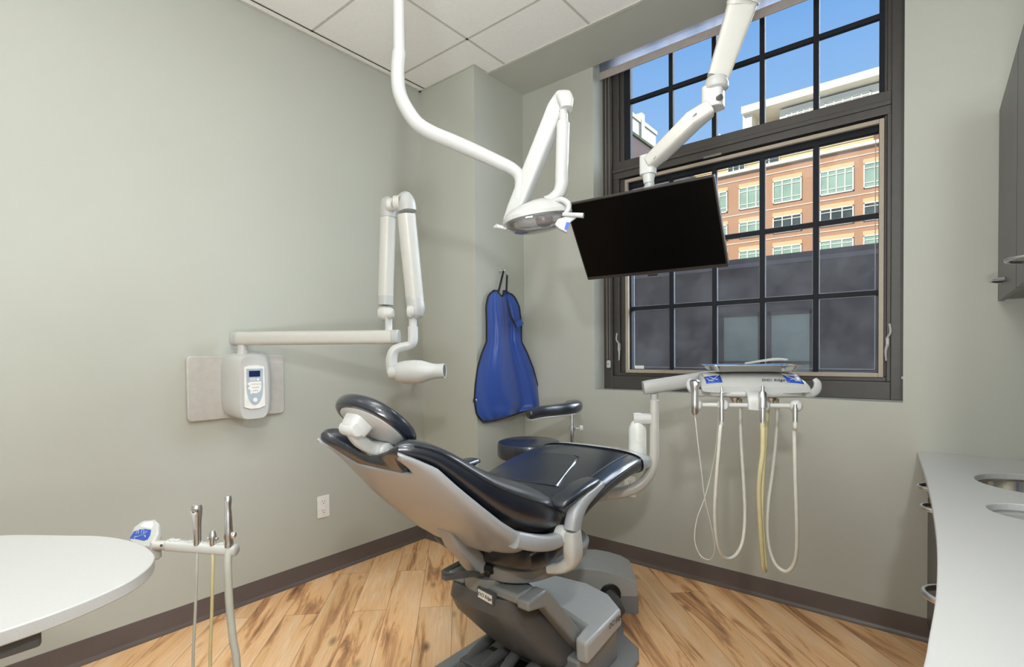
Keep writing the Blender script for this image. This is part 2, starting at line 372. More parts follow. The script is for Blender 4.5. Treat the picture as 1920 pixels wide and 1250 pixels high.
# suspended tiles with the grid, then painted plaster next to the window wall
mb = MB().box((XL, YB, CEIL), (XR, YS, CEIL+.03)); struct('ceiling', mb, TILE)
struct('ceiling_soffit', MB().box((XC, YS+.012, CEIL), (XR, YW, CEIL+.05)), WALL)
struct('ceiling_slab', MB().box((XL-.15, YB-.15, 3.35), (XR+.15, YW+.3, 3.5)), WALL)
GRID = pm('white_grid_tee', s2l(200, 198, 190), .5)
mb = MB(); w = .0075
x = CX
xs = [CX + .61*k for k in range(-1, 6)]
xs = [x for x in xs if XL+.03 < x < XR]
ys = [2.175 - .61*k for k in range(0, 7)]
for x in xs: mb.box((x-w, YB, CEIL-.0015), (x+w, YS, CEIL+.001))
for y in ys: mb.box((XL+.05, y-w, CEIL-.0015), (XR, y+w, CEIL+.001))
mb.box((XL+.055, YB, CEIL-.0015), (XL+.063, YC, CEIL+.001))
struct('ceiling_grid', mb, GRID)
mb = MB()
mb.box((XL, YB, CEIL-.004), (XL+.022, YC, CEIL+.002)); mb.box((XL, YC-.016, CEIL-.004), (XC, YC, CEIL+.002)); mb.box((XC, YC-.016, CEIL-.004), (XC+.016, YS, CEIL+.002))
mb.box((XC, YS-.004, CEIL-.006), (XR, YS+.014, CEIL+.002))
struct('trim_1', mb, GRID)

def baseboard(name, p, q, nrm):
    p, q, nrm = Vector(p), Vector(q), Vector(nrm)
    prof = [(0, 0), (.018, 0), (.018, .004), (.008, .014), (.0045, .024), (.0035, .096), (.0015, .101), (0, .101)]
    mb = MB().rings([[c + nrm*a + Vector((0, 0, b)) for a, b in prof] for c in (p, q)])
    tag(mb.build(name, BASEM, smooth=True, angle=50), kind='structure')
baseboard('baseboard_left', (XL, YB, 0), (XL, YC, 0), (1, 0, 0))
baseboard('baseboard_column', (XL, YC, 0), (XC+.004, YC, 0), (0, -1, 0))
baseboard('baseboard_side', (XC, YC-.004, 0), (XC, YW, 0), (1, 0, 0))
baseboard('baseboard_back', (XC, YW, 0), (.05, YW, 0), (0, -1, 0))

# ------------------------------------------------------------------ window
win = bpy.data.objects.new('window_1', None); COL.objects.link(win); win.location = (-.89, 3.02, WZ0); tag(win, kind='structure'); bpy.context.view_layer.update()
GX0, GX1 = -1.500, -.214
def rect_frame(mb, x0, x1, z0, z1, wx, wz, y0, y1, wtop=None):
    wtop = wtop or wz
    wl, wr = wx if isinstance(wx, tuple) else (wx, wx)
    mb.box((x0, y0, z0), (x0+wl, y1, z1)); mb.box((x1-wr, y0, z0), (x1, y1, z1))
    mb.box((x0+wl, y0, z0), (x1-wr, y1, z0+wz)); mb.box((x0+wl, y0, z1-wtop), (x1-wr, y1, z1))
mb = MB(); rect_frame(mb, WX0, WX1, WZ0, WZ1, (.060, .052), .085, 3.02, 3.19)
mb.build('outer_frame', BRONZE, win, smooth=False, bevel=.003)
mb = MB(); rect_frame(mb, WX0+.060, WX1-.052, WZ0+.085, WZ1-.01, (.040, .018), .022, 3.045, 3.18)
rect_frame(mb, WX0+.100, WX1-.070, WZ0+.107, WZ1-.03, (.030, .012), .018, 3.065, 3.18)
mb.box((WX0+.061, 3.042, 2.405), (WX1-.053, 3.17, 2.515)); mb.box((WX0+.061, 3.032, 2.445), (WX1-.053, 3.06, 2.468))
mb.build('sash_frame', BRONZE, win, smooth=False, bevel=.003)
mb = MB(); rect_frame(mb, -1.532, -.182, 1.155, 2.388, .02, .02, 3.035, 3.056)
mb.build('screen_frame', BEIGE, win, smooth=False, bevel=.002)
mb = MB()
cols = [GX0 + (GX1-GX0)*k/5 for k in range(1, 5)]
for x in cols:
    mb.box((x-.013, 3.075, 1.17), (x+.013, 3.105, 2.41)); mb.box((x-.013, 3.075, 2.50), (x+.013, 3.105, 3.32))
for z in (1.566, 1.940): mb.box((GX0-.03, 3.077, z-.0125), (GX1+.03, 3.103, z+.0125))
mb.box((GX0-.03, 3.077, 2.895-.0125), (GX1+.03, 3.103, 2.895+.0125))
rect_frame(mb, -1.56, -.175, 1.155, 2.40, (.051, .031), .022, 3.072, 3.108, .06)
rect_frame(mb, -1.56, -.175, 2.50, 3.33, (.051, .031), .015, 3.072, 3.108)
mb.box((GX0-.03, 3.077, 3.270-.0125), (GX1+.03, 3.103, 3.270+.0125))
mb.build('muntin_grid', BRONZED, win, smooth=False, bevel=.002)
PANE = mat_glass('dusty_window_glass', .055, refl=.12); PANE2 = mat_glass('clean_window_glass', .012, refl=.12)
MB().box((GX0-.02, 3.088, 1.16), (GX1+.02, 3.092, 2.39)).build('lower_pane', PANE, win, smooth=False)
MB().box((GX0-.02, 3.088, 2.505), (GX1+.02, 3.092, 3.32)).build('upper_pane', PANE2, win, smooth=False)
# light spacer lines of the panes
mb = MB(); zr = [1.177, 1.566, 1.940, 2.34]; xc = [GX0-.009] + cols + [GX1+.009]
for i in range(5):
    for j in range(3):
        a, b, c, d = xc[i]+.013, xc[i+1]-.013, zr[j]+.0125, zr[j+1]-.0125
        rect_frame(mb, a, b, c, d, .003, .003, 3.084, 3.09)
mb.build('pane_seal', pm('dusty_seal', s2l(150, 156, 166), .6), win, smooth=False)
# sash latches and blind stop
for x, sgn in ((-1.572, 1), (-.166, -1)):
    mb = MB().box((x-.006, 3.02, 1.30), (x+.006, 3.036, 1.345)); mb.tube([(x, 3.018, 1.345), (x-.012*sgn, 3.012, 1.37), (x-.008*sgn, 3.012, 1.41)], .005, 8); mb.tube([(x, 3.02, 1.31), (x+.006*sgn, 3.015, 1.28), (x+.004*sgn, 3.015, 1.235)], [.007, .004], 8)
    mb.build('sash_latch', LGREY, win)
MB().box((-1.49, 3.08, 1.18), (-1.43, 3.086, 1.20)).build('pane_sticker', OUTLET, win, smooth=False)
MB().box((-.112, 3.005, 1.150), (-.096, 3.02, 1.162)).build('frame_clip', LGREY, win, smooth=False)
MB().box((-1.03, 3.028, 2.398), (-.93, 3.036, 2.410)).build('sash_label', pm('grey_label', s2l(120, 118, 114), .5), win, smooth=False)

# roller blind, raised
bl = thing('roller_blind', (-.89, 2.96, 3.02), 'sheer roller blind rolled up across the top of the window', 'blind')
MB().box((WX0+.012, 2.958, 3.075), (WX1-.012, 2.9595, 3.30)).build('shade_fabric', mat_veil('sheer_shade', s2l(205, 205, 215), .5, translucent=True), bl, smooth=False)
MB().box((WX0+.012, 2.953, 3.032), (WX1-.012, 2.963, 3.080)).build('hem_bar', pm('grey_hem', s2l(172, 162, 156), .6), bl, bevel=.003)
mb = MB()
for dx in (-.012, .012):
    mb.tube([(-1.635+dx, 3.0, 3.08), (-1.635+dx, 3.0, 2.2), (-1.635+dx*.8, 3.0, 1.24)], .0018, 6, 3)
mb.build('bead_chain', pm('bead_chain', s2l(150, 140, 128), .4), bl)
mb = MB().box((-1.648, 2.994, 1.185), (-1.622, 3.012, 1.235)); hd = mb.build('chain_tensioner', WHITE, bl, bevel=.005)
MB().lathe((-1.635, 2.9945, 1.21), (0, -1, 0), [(.004, 0), (.004, .001)], 12).build('screw_hole', BLACKP, hd)

# ================================================================== OUTSIDE
K = 1.7
def fx(x): return x*K
def fz(z): return CH + (z-CH)*K
FY = 30*K
BRK = mat_brick('orange_brick_wall', s2l(166, 126, 94), s2l(176, 134, 102), s2l(166, 130, 98), 3.2)
TAN = pm('tan_limestone', s2l(206, 180, 136), .8); CREAM = pm('white_parapet', s2l(232, 228, 214), .7)
WINGL = pm('green_tinted_window', s2l(138, 168, 152), .12, var=.12, scale=.8); WINDK = pm('dark_green_window', s2l(52, 66, 62), .12, var=.3, scale=.9)
WFR = pm('white_window_trim', s2l(236, 238, 230), .6)
bld = thing('brick_building', (fx(-6), FY, 0), 'orange brick building with rows of green windows and a white penthouse, seen across the street', 'building')
def fbox(mb, x0, x1, z0, z1, dy0, dy1): return mb.box((fx(x0), FY+dy0, fz(z0)), (fx(x1), FY+dy1, fz(z1)))
fbox(MB(), -24, 8, -1.83, 11.02, 0, 12).build('brick_wall', BRK, bld, smooth=False)
mb = MB(); fbox(mb, -24, 8, 11.02, 11.17, -.35, 3)
for z in (10.62, 8.75, 7.2, 5.7): fbox(mb, -24, 8, z, z+.035, -.06, 0)
mb.build('cornice', CREAM, bld, smooth=False)
fbox(MB(), -24, 8, 11.17, 13.30, 3, 12).build('tan_storey_wall', TAN, bld, smooth=False)
mb = MB(); fbox(mb, -24, -8.2, 13.2, 13.55, 1.0, 3.2); fbox(mb, -8.2, 8, 12.95, 13.3, .8, 3.2); mb.build('parapet', CREAM, bld, smooth=False)
mb = MB(); fbox(mb, -8.22, -7.75, 13.2, 14.75, .9, 3.0); fbox(mb, -6.45, 8, 13.3, 14.26, 1.6, 12); fbox(mb, -7.75, -6.45, 13.3, 14.26, 5, 12); mb.build('penthouse_wall', CREAM, bld, smooth=False)
fbox(MB(), -8.22, 8, 14.35, 14.72, .4, 12).build('roof_slab', CREAM, bld, smooth=False)
mb = MB(); fbox(mb, -10.0, -9.6, 13.55, 13.95, 3, 5); fbox(mb, -9.9, -9.85, 13.9, 14.2, 3, 3.2); mb.build('roof_vent', LGREY, bld, smooth=False)
def fwin(x0, x1, z0, z1, nx, glass, dy=0, header=True, band=True):
    mb = MB(); rect_frame_y = FY+dy
    def b(xa, xb, za, zb, d0, d1): mb.box((fx(xa), rect_frame_y+d0, fz(za)), (fx(xb), rect_frame_y+d1, fz(zb)))
    t = .05
    b(x0, x1, z0, z0+t, -.12, 0); b(x0, x1, z1-t, z1, -.12, 0); b(x0, x0+t, z0, z1, -.12, 0); b(x1-t, x1, z0, z1, -.12, 0)
    for k in range(1, nx):
        xx = x0+(x1-x0)*k/nx; b(xx-.022, xx+.022, z0, z1, -.11, 0)
    h = z1-z0
    b(x0, x1, z1-.2*min(h, 1.3)-.03, z1-.2*min(h, 1.3), -.11, 0)
    if band: b(x0, x1, z0+.2*h, z0+.2*h+.03, -.11, 0)
    f = mb.build('window', WFR, bld, smooth=False)
    MB().box((fx(x0+t), rect_frame_y-.05, fz(z0+t)), (fx(x1-t), rect_frame_y-.02, fz(z1-t))).build('pane', glass, f, smooth=False)
    if header: MB().box((fx(x0-.02), rect_frame_y-.04, fz(z1)), (fx(x1+.02), rect_frame_y, fz(z1+.22))).build('lintel', TAN, f, smooth=False)
colsX = [(-13.6, -12.3), (-11.9, -10.6), (-10.2, -8.88), (-8.27, -6.95), (-6.57, -5.22), (-4.42, -2.99), (-2.6, -1.2), (-.8, .6)]
for i, (a, b) in enumerate(colsX):
    fwin(a, b, 9.02, 10.2, 3 if i != 5 else 4, WINGL); fwin(a, b, 7.46, 8.33, 3, WINDK if i > 3 else WINGL); fwin(a, b, 5.75, 6.77, 3, WINGL)
for a, b, n in ((-5.6, -4.73, 2), (-4.3, -2.32, 6), (-1.9, 0, 5)): fwin(a, b, 11.17, 11.8, n, WINGL, dy=3, header=False, band=False)
for a, b, n in ((-9.4, -8.4, 3), (-7.7, -6.6, 2)): fwin(a, b, 11.17, 12.2, n, WINDK, dy=3, header=False, band=False)
for a, b, n in ((-6.13, -4.75, 5), (-4.33, -2.39, 5), (-1.9, 0, 5)): fwin(a, b, 13.3, 13.97, n, LGREY, dy=1.6, header=False, band=False)
fbox(MB(), -2.33, -2.0, 11.2, 13.2, 2.7, 3).build('brown_pier', pm('brown_pier', s2l(120, 84, 60), .8), bld, smooth=False)

# neighbouring brick wall on the left with a green coping and a vent housing
nb = thing('neighbour_brick_wall', (-8.5, 18, 0), 'dark red brick side wall with a mossy coping, left beyond the window', 'wall')
B2 = mat_brick('dark_red_brick', s2l(76, 46, 36), s2l(90, 58, 46), s2l(72, 58, 50), 3.0)
zt = at(1183, 245, x=-8).z
MB().box((-9, 11, 0), (-8, 24.2, zt-.1)).build('brick_wall', B2, nb, smooth=False)
MB().box((-9.05, 11, zt-.1), (-7.96, 24.2, zt)).build('coping', pm('mossy_coping', s2l(62, 74, 34), .9, var=.3, scale=4), nb, smooth=False)
a = at(1184, 225, x=-8.2); b = at(1200, 215, x=-8.2); c = at(1227, 240, x=-8.2)
vh = thing('roof_vent_housing', (-8.4, 17, zt), 'pale metal roof housing standing on the dark brick side wall', 'roof unit')
CR2 = pm('pale_metal_cladding', s2l(196, 190, 172), .6, var=.05, scale=3)
MB().box((-8.9, a.y-.6, zt), (-8.15, c.y, b.z-.35)).build('housing_body', CR2, vh, smooth=False)
MB().box((-8.95, a.y-.6, b.z-.35), (-8.1, c.y+.03, b.z-.22)).build('housing_cap', CR2, vh, smooth=False)
MB().box((-8.95, b.y-.12, zt), (-8.08, b.y+.12, b.z)).build('corner_post', CREAM, vh, smooth=False)

# low dark structure directly across the lane, in our building's shade
dk = thing('dark_annex', (-2.5, 8, 0), 'dark grey flat annex filling the lower half of the window view', 'building')
DK = pm('charcoal_cladding', s2l(92, 88, 90), .85, var=.08, scale=2)
MB().box((-14, 8, -4), (8, 9.5, 2.64)).build('annex_wall', DK, dk, smooth=False)
MB().box((-14, 7.96, 2.50), (8, 8.02, 2.56)).build('roof_edge', pm('slate_edge', s2l(120, 118, 126), .7), dk, smooth=False)
gx = [at(1352, 640, y=8).x, at(1430, 640, y=8).x, at(1440, 640, y=8).x, at(1527, 640, y=8).x]; gz = [at(1440, 700, y=8).z-.8, at(1440, 585, y=8).z]
for i in (0, 2):
    f = MB(); f.box((gx[i], 7.95, gz[0]), (gx[i]+.05, 8, gz[1])); f.box((gx[i+1]-.05, 7.95, gz[0]), (gx[i+1], 8, gz[1])); f.box((gx[i], 7.95, (gz[1]+gz[0])/2+.1), (gx[i+1], 8, (gz[1]+gz[0])/2+.14)); f.box((gx[i], 7.95, gz[1]-.05), (gx[i+1], 8, gz[1]))
    fo = f.build('window', DK, dk, smooth=False)
    MB().box((gx[i]+.05, 7.97, gz[0]), (gx[i+1]-.05, 7.99, gz[1]-.05)).build('pane', pm('grey_green_pane', s2l(150, 168, 162), .3, var=.15, scale=1.5), fo, smooth=False)
tag(MB().box((-40, 3.3, -4.2), (40, 60, -4)).build('street_ground', pm('asphalt', s2l(90, 90, 90), .9), smooth=False), kind='structure')
# the rest of our own building above and below, so that it shades the lane
tag(MB().box((-14, 2.9, -4), (-3.2, 3.2, 3.5)).box((1, 2.9, -4), (10, 3.2, 3.5)).box((-14, 2.0, 3.5), (10, 3.2, 7.5)).build('wall_outer', B2, smooth=False), kind='structure')

X_, Y_, Z_ = Vector((1, 0, 0)), Vector((0, 1, 0)), Vector((0, 0, 1))
# ================================================================== CEILING LIGHTS (behind the view)
for (x, y, lb) in ((-.80, .72, 'nearest the window'), (-.3, -.55, 'above the camera beside the counter'), (-2.1, -.95, 'behind the camera near the left wall')):
    t = thing('ceiling_light', (x, y, CEIL), 'white recessed ceiling light panel ' + lb, 'ceiling light', 'recessed ceiling lights')
    mb = MB(); rect_frame_pts = ((x-.3, x+.3, y-.6, y+.6))
    for a, b in (((x-.3, y-.6), (x-.27, y+.6)), ((x+.27, y-.6), (x+.3, y+.6)), ((x-.27, y-.6), (x+.27, y-.57)), ((x-.27, y+.57), (x+.27, y+.6))):
        mb.box((*a, CEIL-.012), (*b, CEIL-.002))
    mb.build('frame', WHITE, t, smooth=False)
    MB().box((x-.27, y-.57, CEIL-.008), (x+.27, y+.57, CEIL-.004)).build('diffuser', pm('lit_diffuser', (.9, .9, .88), .5, emis=((1, .96, .9), 2.0)), t, smooth=False)

# ================================================================== DENTAL CHAIR
CXC = -1.24
ch = thing('dental_chair', (CXC, 1.75, 0), 'reclined navy black vinyl dental chair with pale grey shell and base', 'dental chair')
def cpt(x, y, z): return Vector((CXC+x, y, z))
# base plate
ol = [(-.30, 1.05), (-.30, 1.75), (-.27, 1.95), (-.10, 2.03), (.06, 2.22), (.10, 2.21), (.17, 2.09), (.27, 2.03), (.31, 1.95), (.31, 1.05)]
ol = [(CXC+a, b) for a, b in ol]
mb = MB().prism([(a, b, .001) for a, b in ol], (0, 0, .022)); bp_ = mb.build('base_plate', GREY, ch, bevel=.006, seg=2)
MB().hexa([cpt(-.27, 1.0, .023), cpt(-.20, 1.0, .023), cpt(-.20, 1.74, .023), cpt(-.27, 1.74, .023), cpt(-.265, 1.0, .07), cpt(-.21, 1.0, .07), cpt(-.21, 1.74, .07), cpt(-.265, 1.74, .07)]).build('side_rail', GREY, ch, bevel=.012)
MB().box(cpt(-.19, 1.1, .023), cpt(.20, 1.8, .06)).build('pump_well', BLACKP, ch, smooth=False, bevel=.005)
mb = MB()
for x, y, h in ((-.14, 1.5, .13), (-.06, 1.45, .11), (.02, 1.52, .15), (.10, 1.48, .12)): mb.tube([cpt(x, y-.2, .06), cpt(x, y, h), cpt(x+.02, y+.15, h+.02)], .022, 10)
mb.box(cpt(-.16, 1.38, .06), cpt(-.04, 1.5, .12)); mb.build('hydraulic_pump', DGREY, ch, bevel=.004)
# front lift cover (light)
ol = [(-.06, 1.70), (-.20, 1.80), (-.22, 1.90), (-.1, 1.96), (.05, 1.975), (.17, 1.95), (.265, 1.885), (.272, 1.605), (.222, 1.60), (.218, 1.68), (.10, 1.70)]
top = [cpt(a, b, .262 - (.0 if b > 1.7 else (1.7-b)*.16) - .02*abs(a/.27)**3) for a, b in ol]; bot = [cpt(a*1.01, b, .13 + (b-1.42)*.10) for a, b in ol]
cv = MB().rings([bot, top]).build('lift_cover', LGREY, ch, bevel=.012, seg=3)
text('logo', 'DCI Edge', .027, cpt(.2750, 1.815, .226), (0, 1, .05), (.0, -.05, 1), INK, cv, shear=.25)
MB().box(cpt(-.22, 1.60, .024), cpt(.24, 1.90, .15)).build('lower_skirt', GREY, ch, bevel=.01)
# rear dark cover
secs = [(.440, -.165, .14, 1.325, 1.50), (.385, -.18, .15, 1.315, 1.54), (.34, -.18, .16, 1.335, 1.60), (.20, -.11, .18, 1.45, 1.70), (.13, -.05, .19, 1.52, 1.78), (.10, -.0, .17, 1.58, 1.76)]
R = []
for z, x0, x1, y0, y1 in secs:
    R.append([cpt(a, b, z) for a, b in [((x0+x1)/2+(x1-x0)/2*cx_, (y0+y1)/2+(y1-y0)/2*cy_) for cx_, cy_ in [(px_, py_) for px_, py_ in rrect(0, 0, 2, 2, .55, 4)]]])
MB().rings(R).build('rear_cover', DGREY, ch, bevel=.003, angle=30)
# lift arms either side
for sx in (-1, 1):
    x0, x1 = (.165, .217) if sx > 0 else (-.205, -.165)
    ol = [(1.33, .468), (1.43, .475), (1.46, .455), (1.745, .135), (1.70, .10), (1.42, .415), (1.33, .435)]
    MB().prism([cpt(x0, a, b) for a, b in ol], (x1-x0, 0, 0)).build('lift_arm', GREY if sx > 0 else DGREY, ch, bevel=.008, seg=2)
MB().box(cpt(.02, 1.335, .44), cpt(.17, 1.43, .475)).build('arm_cap', GREY, ch, bevel=.01)
MB().box(cpt(-.175, 1.335, .438), cpt(-.09, 1.5, .47)).build('arm_cap', GREY, ch, bevel=.01)
# neck block and badge
nb_ = MB().supers([(cpt(-.02, 1.42, z), X_, Y_, .085, .095, 3.2) for z in (.415, .44, .49)]).build('neck_block', GREY, ch, bevel=.003)
bo = at(911, 1116, y=1.318); Rt = Vector((1, .0, 0)); Upv = Vector((0, -.10, 1)); nrm = Vector((0, -1, -.1))
bo = Vector((bo.x, 1.316, bo.z))
MB().prism([bo+Rt*a+Z_*b for a, b in ((-.040, .02), (.036, .012), (.036, -.026), (-.040, -.018))], (0, .02, 0)).build('badge', DGREY, nb_, smooth=False)
pb = MB().prism([bo-Y_*.002+Rt*a+Z_*b for a, b in ((-.034, .015), (.030, .008), (.030, -.021), (-.034, -.013))], (0, .003, 0)).build('badge_plate', OUTLET, nb_, smooth=False)
text('badge_text', 'DCI Edge', .0165, bo-Y_*.003+Vector((-.002, 0, -.002)), (1, 0, -.09), Z_, INK, nb_, shear=.2)
# seat frame
MB().supers([(cpt(-.01, 1.60, z), X_, Y_, a, b, 2.8) for z, a, b in ((.478, .185, .22), (.49, .21, .255), (.535, .22, .265), (.55, .21, .255))], 40).build('seat_frame', GREY, ch, bevel=.002)
MB().tube([at(905, 1073, x=CXC+.0), at(870, 1077, d=1.72), at(832, 1083, d=1.66)], [.017, .016, .013], 12, 4, n=4, flat=.55, up=(0, 0, 1)).build('release_lever', DGREY, ch)
MB().lathe(at(912, 1068, x=CXC+.01), (1, .1, 0), [(.02, -.03), (.022, -.01), (.022, .02), (.012, .03)], 18).build('lever_hub', BLACKP, ch)

# seat and leg cushion: one long upholstered slab
T_ = [(1.315, .60, .20), (1.325, .66, .235), (1.37, .70, .262), (1.46, .715, .27), (1.56, .765, .272), (1.70, .800, .275), (1.85, .828, .275), (1.98, .844, .272), (2.09, .848, .268), (2.17, .838, .264), (2.225, .818, .252), (2.245, .795, .23)]
Bm = [(1.315, .575), (1.325, .548), (1.38, .530), (1.475, .555), (1.575, .655), (1.735, .705), (1.885, .732), (2.0, .742), (2.10, .742), (2.175, .746), (2.225, .758), (2.245, .772)]
secs = []
for (y1, z1, hw), (y0, z0) in zip(T_, Bm):
    a = Vector((0, y1-y0, z1-z0)); secs.append((Vector((CXC-.005, (y0+y1)/2, (z0+z1)/2)), X_, a.normalized(), hw, a.length/2, 3.2))
seat = MB().supers(secs, 48).build('seat_cushion', LEATHER, ch, sub=1)
# raised stitched panel and seam lines on the leg rest
def stop(x, y, dz=0):
    for i in range(len(T_)-1):
        if T_[i][0] <= y <= T_[i+1][0]:
            t = (y-T_[i][0])/(T_[i+1][0]-T_[i][0]); z = T_[i][1]*(1-t)+T_[i+1][1]*t; hw = T_[i][2]; d = .055
            q = min(1, abs(x)/hw); return cpt(x, y, z-d*(1-(1-q**3.2)**(1/3.2))+dz)
    return cpt(x, y, T_[-1][1]+dz)
pan = [(-.19, 1.60), (-.175, 1.75), (-.155, 1.86), (-.13, 1.90), (.03, 1.915), (.06, 1.90), (.085, 1.84), (.14, 1.62)]
mb = MB()
inner = [stop(a, b, -.004) for a, b in pan]; inn2 = [stop(a*.93-.003, b-.012 if b > 1.7 else b, .006) for a, b in pan]
mb.rings([inner, inn2]); mb.build('stitched_panel', LEATHER, seat, bevel=.004, seg=3)
mb = MB()
mb.tube([p+Z_*.004 for p in inner], .0022, 6, 1); mb.build('panel_piping', PIPING, seat); mb = MB()
mb.tube([stop(.205, y, -.001) for y in (1.6, 1.7, 1.8, 1.9, 1.99, 2.06)], .0035, 6, 3)
mb.build('seam_piping', PIPING, seat); mb = MB()
mb.tube([cpt(.269, 1.575, .70), cpt(.272, 1.70, .755), cpt(.272, 1.85, .79), cpt(.270, 1.98, .81), cpt(.262, 2.07, .82), cpt(.24, 2.14, .818)], .0028, 6, 4)
mb.build('seam_piping', PIPING, seat)
tc_secs = []
for (y1, z1, hw), (y0, z0) in list(zip(T_, Bm))[8:12]:
    a = Vector((0, y1-y0, z1-z0)); tc_secs.append((Vector((CXC-.005, (y0+y1)/2, (z0+z1)/2)), X_, a.normalized(), hw+.004, a.length/2+.004, 3.2))
tag(MB().rings([r for r in [[Vector(c)+A*(a*math.copysign(abs(math.cos(2*PI*k/48))**(2/n), math.cos(2*PI*k/48)))+B*(b*math.copysign(abs(math.sin(2*PI*k/48))**(2/n), math.sin(2*PI*k/48))) for k in range(48)] for c, A, B, a, b, n in tc_secs]], cap=False)
    .build('toe_cover', mat_glass('clear_vinyl', .26, (.75, .78, .8), 2.2), ch), label='clear plastic toe cover')
# backrest cushion
TT = [(.815, 1.05, .15), (.83, 1.072, .185), (.87, 1.075, .212), (.93, 1.058, .232), (1.00, 1.025, .25), (1.08, .975, .268), (1.16, .935, .280), (1.27, .892, .288), (1.36, .856, .288), (1.43, .818, .286), (1.474, .775, .276), (1.480, .735, .245)]
BB = [(.815, 1.035), (.825, 1.02), (.855, 1.01), (.915, .985), (.975, .925), (1.045, .86), (1.125, .79), (1.21, .735), (1.29, .700), (1.365, .672), (1.43, .675), (1.455, .69)]
secs = []
for (y1, z1, hw), (y0, z0) in zip(TT, BB):
    a = Vector((0, y1-y0, z1-z0)); secs.append((Vector((CXC, (y0+y1)/2, (z0+z1)/2)), X_, a.normalized(), hw, max(a.length/2, .008), 3.1))
bmb = MB().supers(secs, 48); nv = []
for p in bmb.v:                      # dip in the middle of the top edge, under the headrest arm
    q = Vector(p); AX = Vector((0, .78, -.626)); a = (q-Vector((CXC, .815, 1.04))).dot(AX); w_ = min(1, max(0, (.165-abs(q.x-CXC))/.07)); w_ = w_*w_*(3-2*w_)
    nv.append(tuple(q + AX*(w_*.125*max(0, 1-max(a, 0)/.40))))
bmb.v = nv
bc = bmb.build('backrest_cushion', LEATHER, ch, sub=1)
mb = MB(); seam = []
for i in range(2, 11):
    (y1, z1, hw), (y0, z0) = TT[i], BB[i]; f = .62 if i < 6 else .66
    c = Vector((CXC, (y0+y1)/2, (z0+z1)/2)); a = Vector((0, y1-y0, z1-z0))/2; s = f*2-1
    seam.append(c + X_*(hw*(1-abs(s)**2.9)**(1/2.9)) + a*s)
for sx in (1, -1): MB().tube([Vector((CXC+(p.x-CXC)*sx*1.003, p.y, p.z)) for p in seam], .0028, 6, 3).build('seam_piping', PIPING, bc)
# backrest shell
S_ = [(.825, 1.035, .190), (.87, 1.015, .208), (.925, .985, .226), (.985, .925, .243), (1.055, .862, .258), (1.135, .795, .268), (1.22, .738, .272), (1.255, .715, .272)]
B_ = [(.845, 1.015), (.885, .985), (.925, .945), (.985, .885), (1.05, .815), (1.12, .75), (1.19, .69), (1.225, .655)]
NS, NU = len(S_), 33
def shp(s, u):
    f = s*(NS-1); i = min(int(f), NS-2); t = f-i
    sy, sz, hw = [S_[i][k]*(1-t)+S_[i+1][k]*t for k in range(3)]; by, bz = [B_[i][k]*(1-t)+B_[i+1][k]*t for k in range(2)]
    ph = u*PI/2; d = max(0, math.cos(ph))**.55; xx = hw*math.copysign(abs(math.sin(ph))**.75, u)
    return Vector((CXC+xx, sy+(by-sy)*d, sz+(bz-sz)*d))
mb = MB(); R = []
for j in range(25):
    row = []
    for k in range(NU):
        u = -1+2*k/(NU-1)
        s0 = .24/(1+math.exp((abs(u)-.52)*24))      # notch for the headrest bracket
        s1 = 1.0 + (.05 if abs(u) < .3 else 0)
        s = s0+(s1-s0)*j/24; row.append(shp(min(s, 1), u) if s <= 1 else shp(1, u)+(shp(1, u)-shp(.95, u))*((s-1)/.05))
    R.append(row)
mb.rings(R, cap=False, closed=False)
shell = mb.build('backrest_shell', SHELL, ch, solid=.010, bevel=0)
# shell lower centre bracket + pivot arms to the armrests
ol = [(1.16, .71), (1.24, .665), (1.31, .60), (1.355, .54), (1.335, .515), (1.30, .518), (1.25, .58), (1.20, .635)]
MB().prism([cpt(-.045, a, b) for a, b in ol], (.075, 0, 0)).build('hinge_bracket', SHELL, ch, bevel=.008)
MB().lathe(cpt(.0, 1.335, .535), X_, [(.018, -.055), (.018, .055)], 16).build('hinge_pin', BLACKP, ch)
for sx in (1, -1):
    pa = MB().tube([cpt(sx*.262, 1.20, .725), cpt(sx*.278, 1.28, .695), cpt(sx*.285, 1.36, .675), cpt(sx*.29, 1.42, .675)], [.026, .026, .024, .022], 16, 5, n=3.5, flat=1.0, up=(1, 0, 0)).build('pivot_arm', SHELL, ch)
    MB().lathe(cpt(sx*.285, 1.42, .683), X_*sx, [(.030, -.01), (.032, .0), (.032, .02), (.024, .028)], 20).build('pivot_hub', WHITE, ch)
    # armrest: pad, rail, post
    ap = [(1.385, .782), (1.40, .793), (1.47, .812), (1.55, .822), (1.62, .828), (1.635, .82)]
    secs = [(cpt(sx*.292, y, z), X_, Z_, w_, h_, 3) for (y, z), w_, h_ in zip(ap, (.020, .035, .042, .041, .033, .022), (.008, .015, .017, .016, .012, .008))]
    ar = MB().supers(secs, 24).build('armrest', LEATHER, ch, sub=1)
    MB().tube([cpt(sx*.315, 1.645, .810), cpt(sx*.318, 1.58, .797), cpt(sx*.32, 1.50, .778), cpt(sx*.322, 1.45, .745), cpt(sx*.322, 1.43, .70)], [.012, .016, .024, .030, .030], 16, 6, n=3.6, flat=.75, up=(1, 0, 0)).build('armrest_rail', GREY if sx < 0 else SHELL, ch)
    MB().tube([cpt(sx*.322, 1.43, .702), cpt(sx*.322, 1.435, .64), cpt(sx*.315, 1.44, .60), cpt(sx*.285, 1.43, .57), cpt(sx*.235, 1.42, .555)], [.031, .034, .033, .026, .02], 16, 6, n=3.6, flat=.75).build('armrest_post', WHITE if sx > 0 else SHELL, ch)
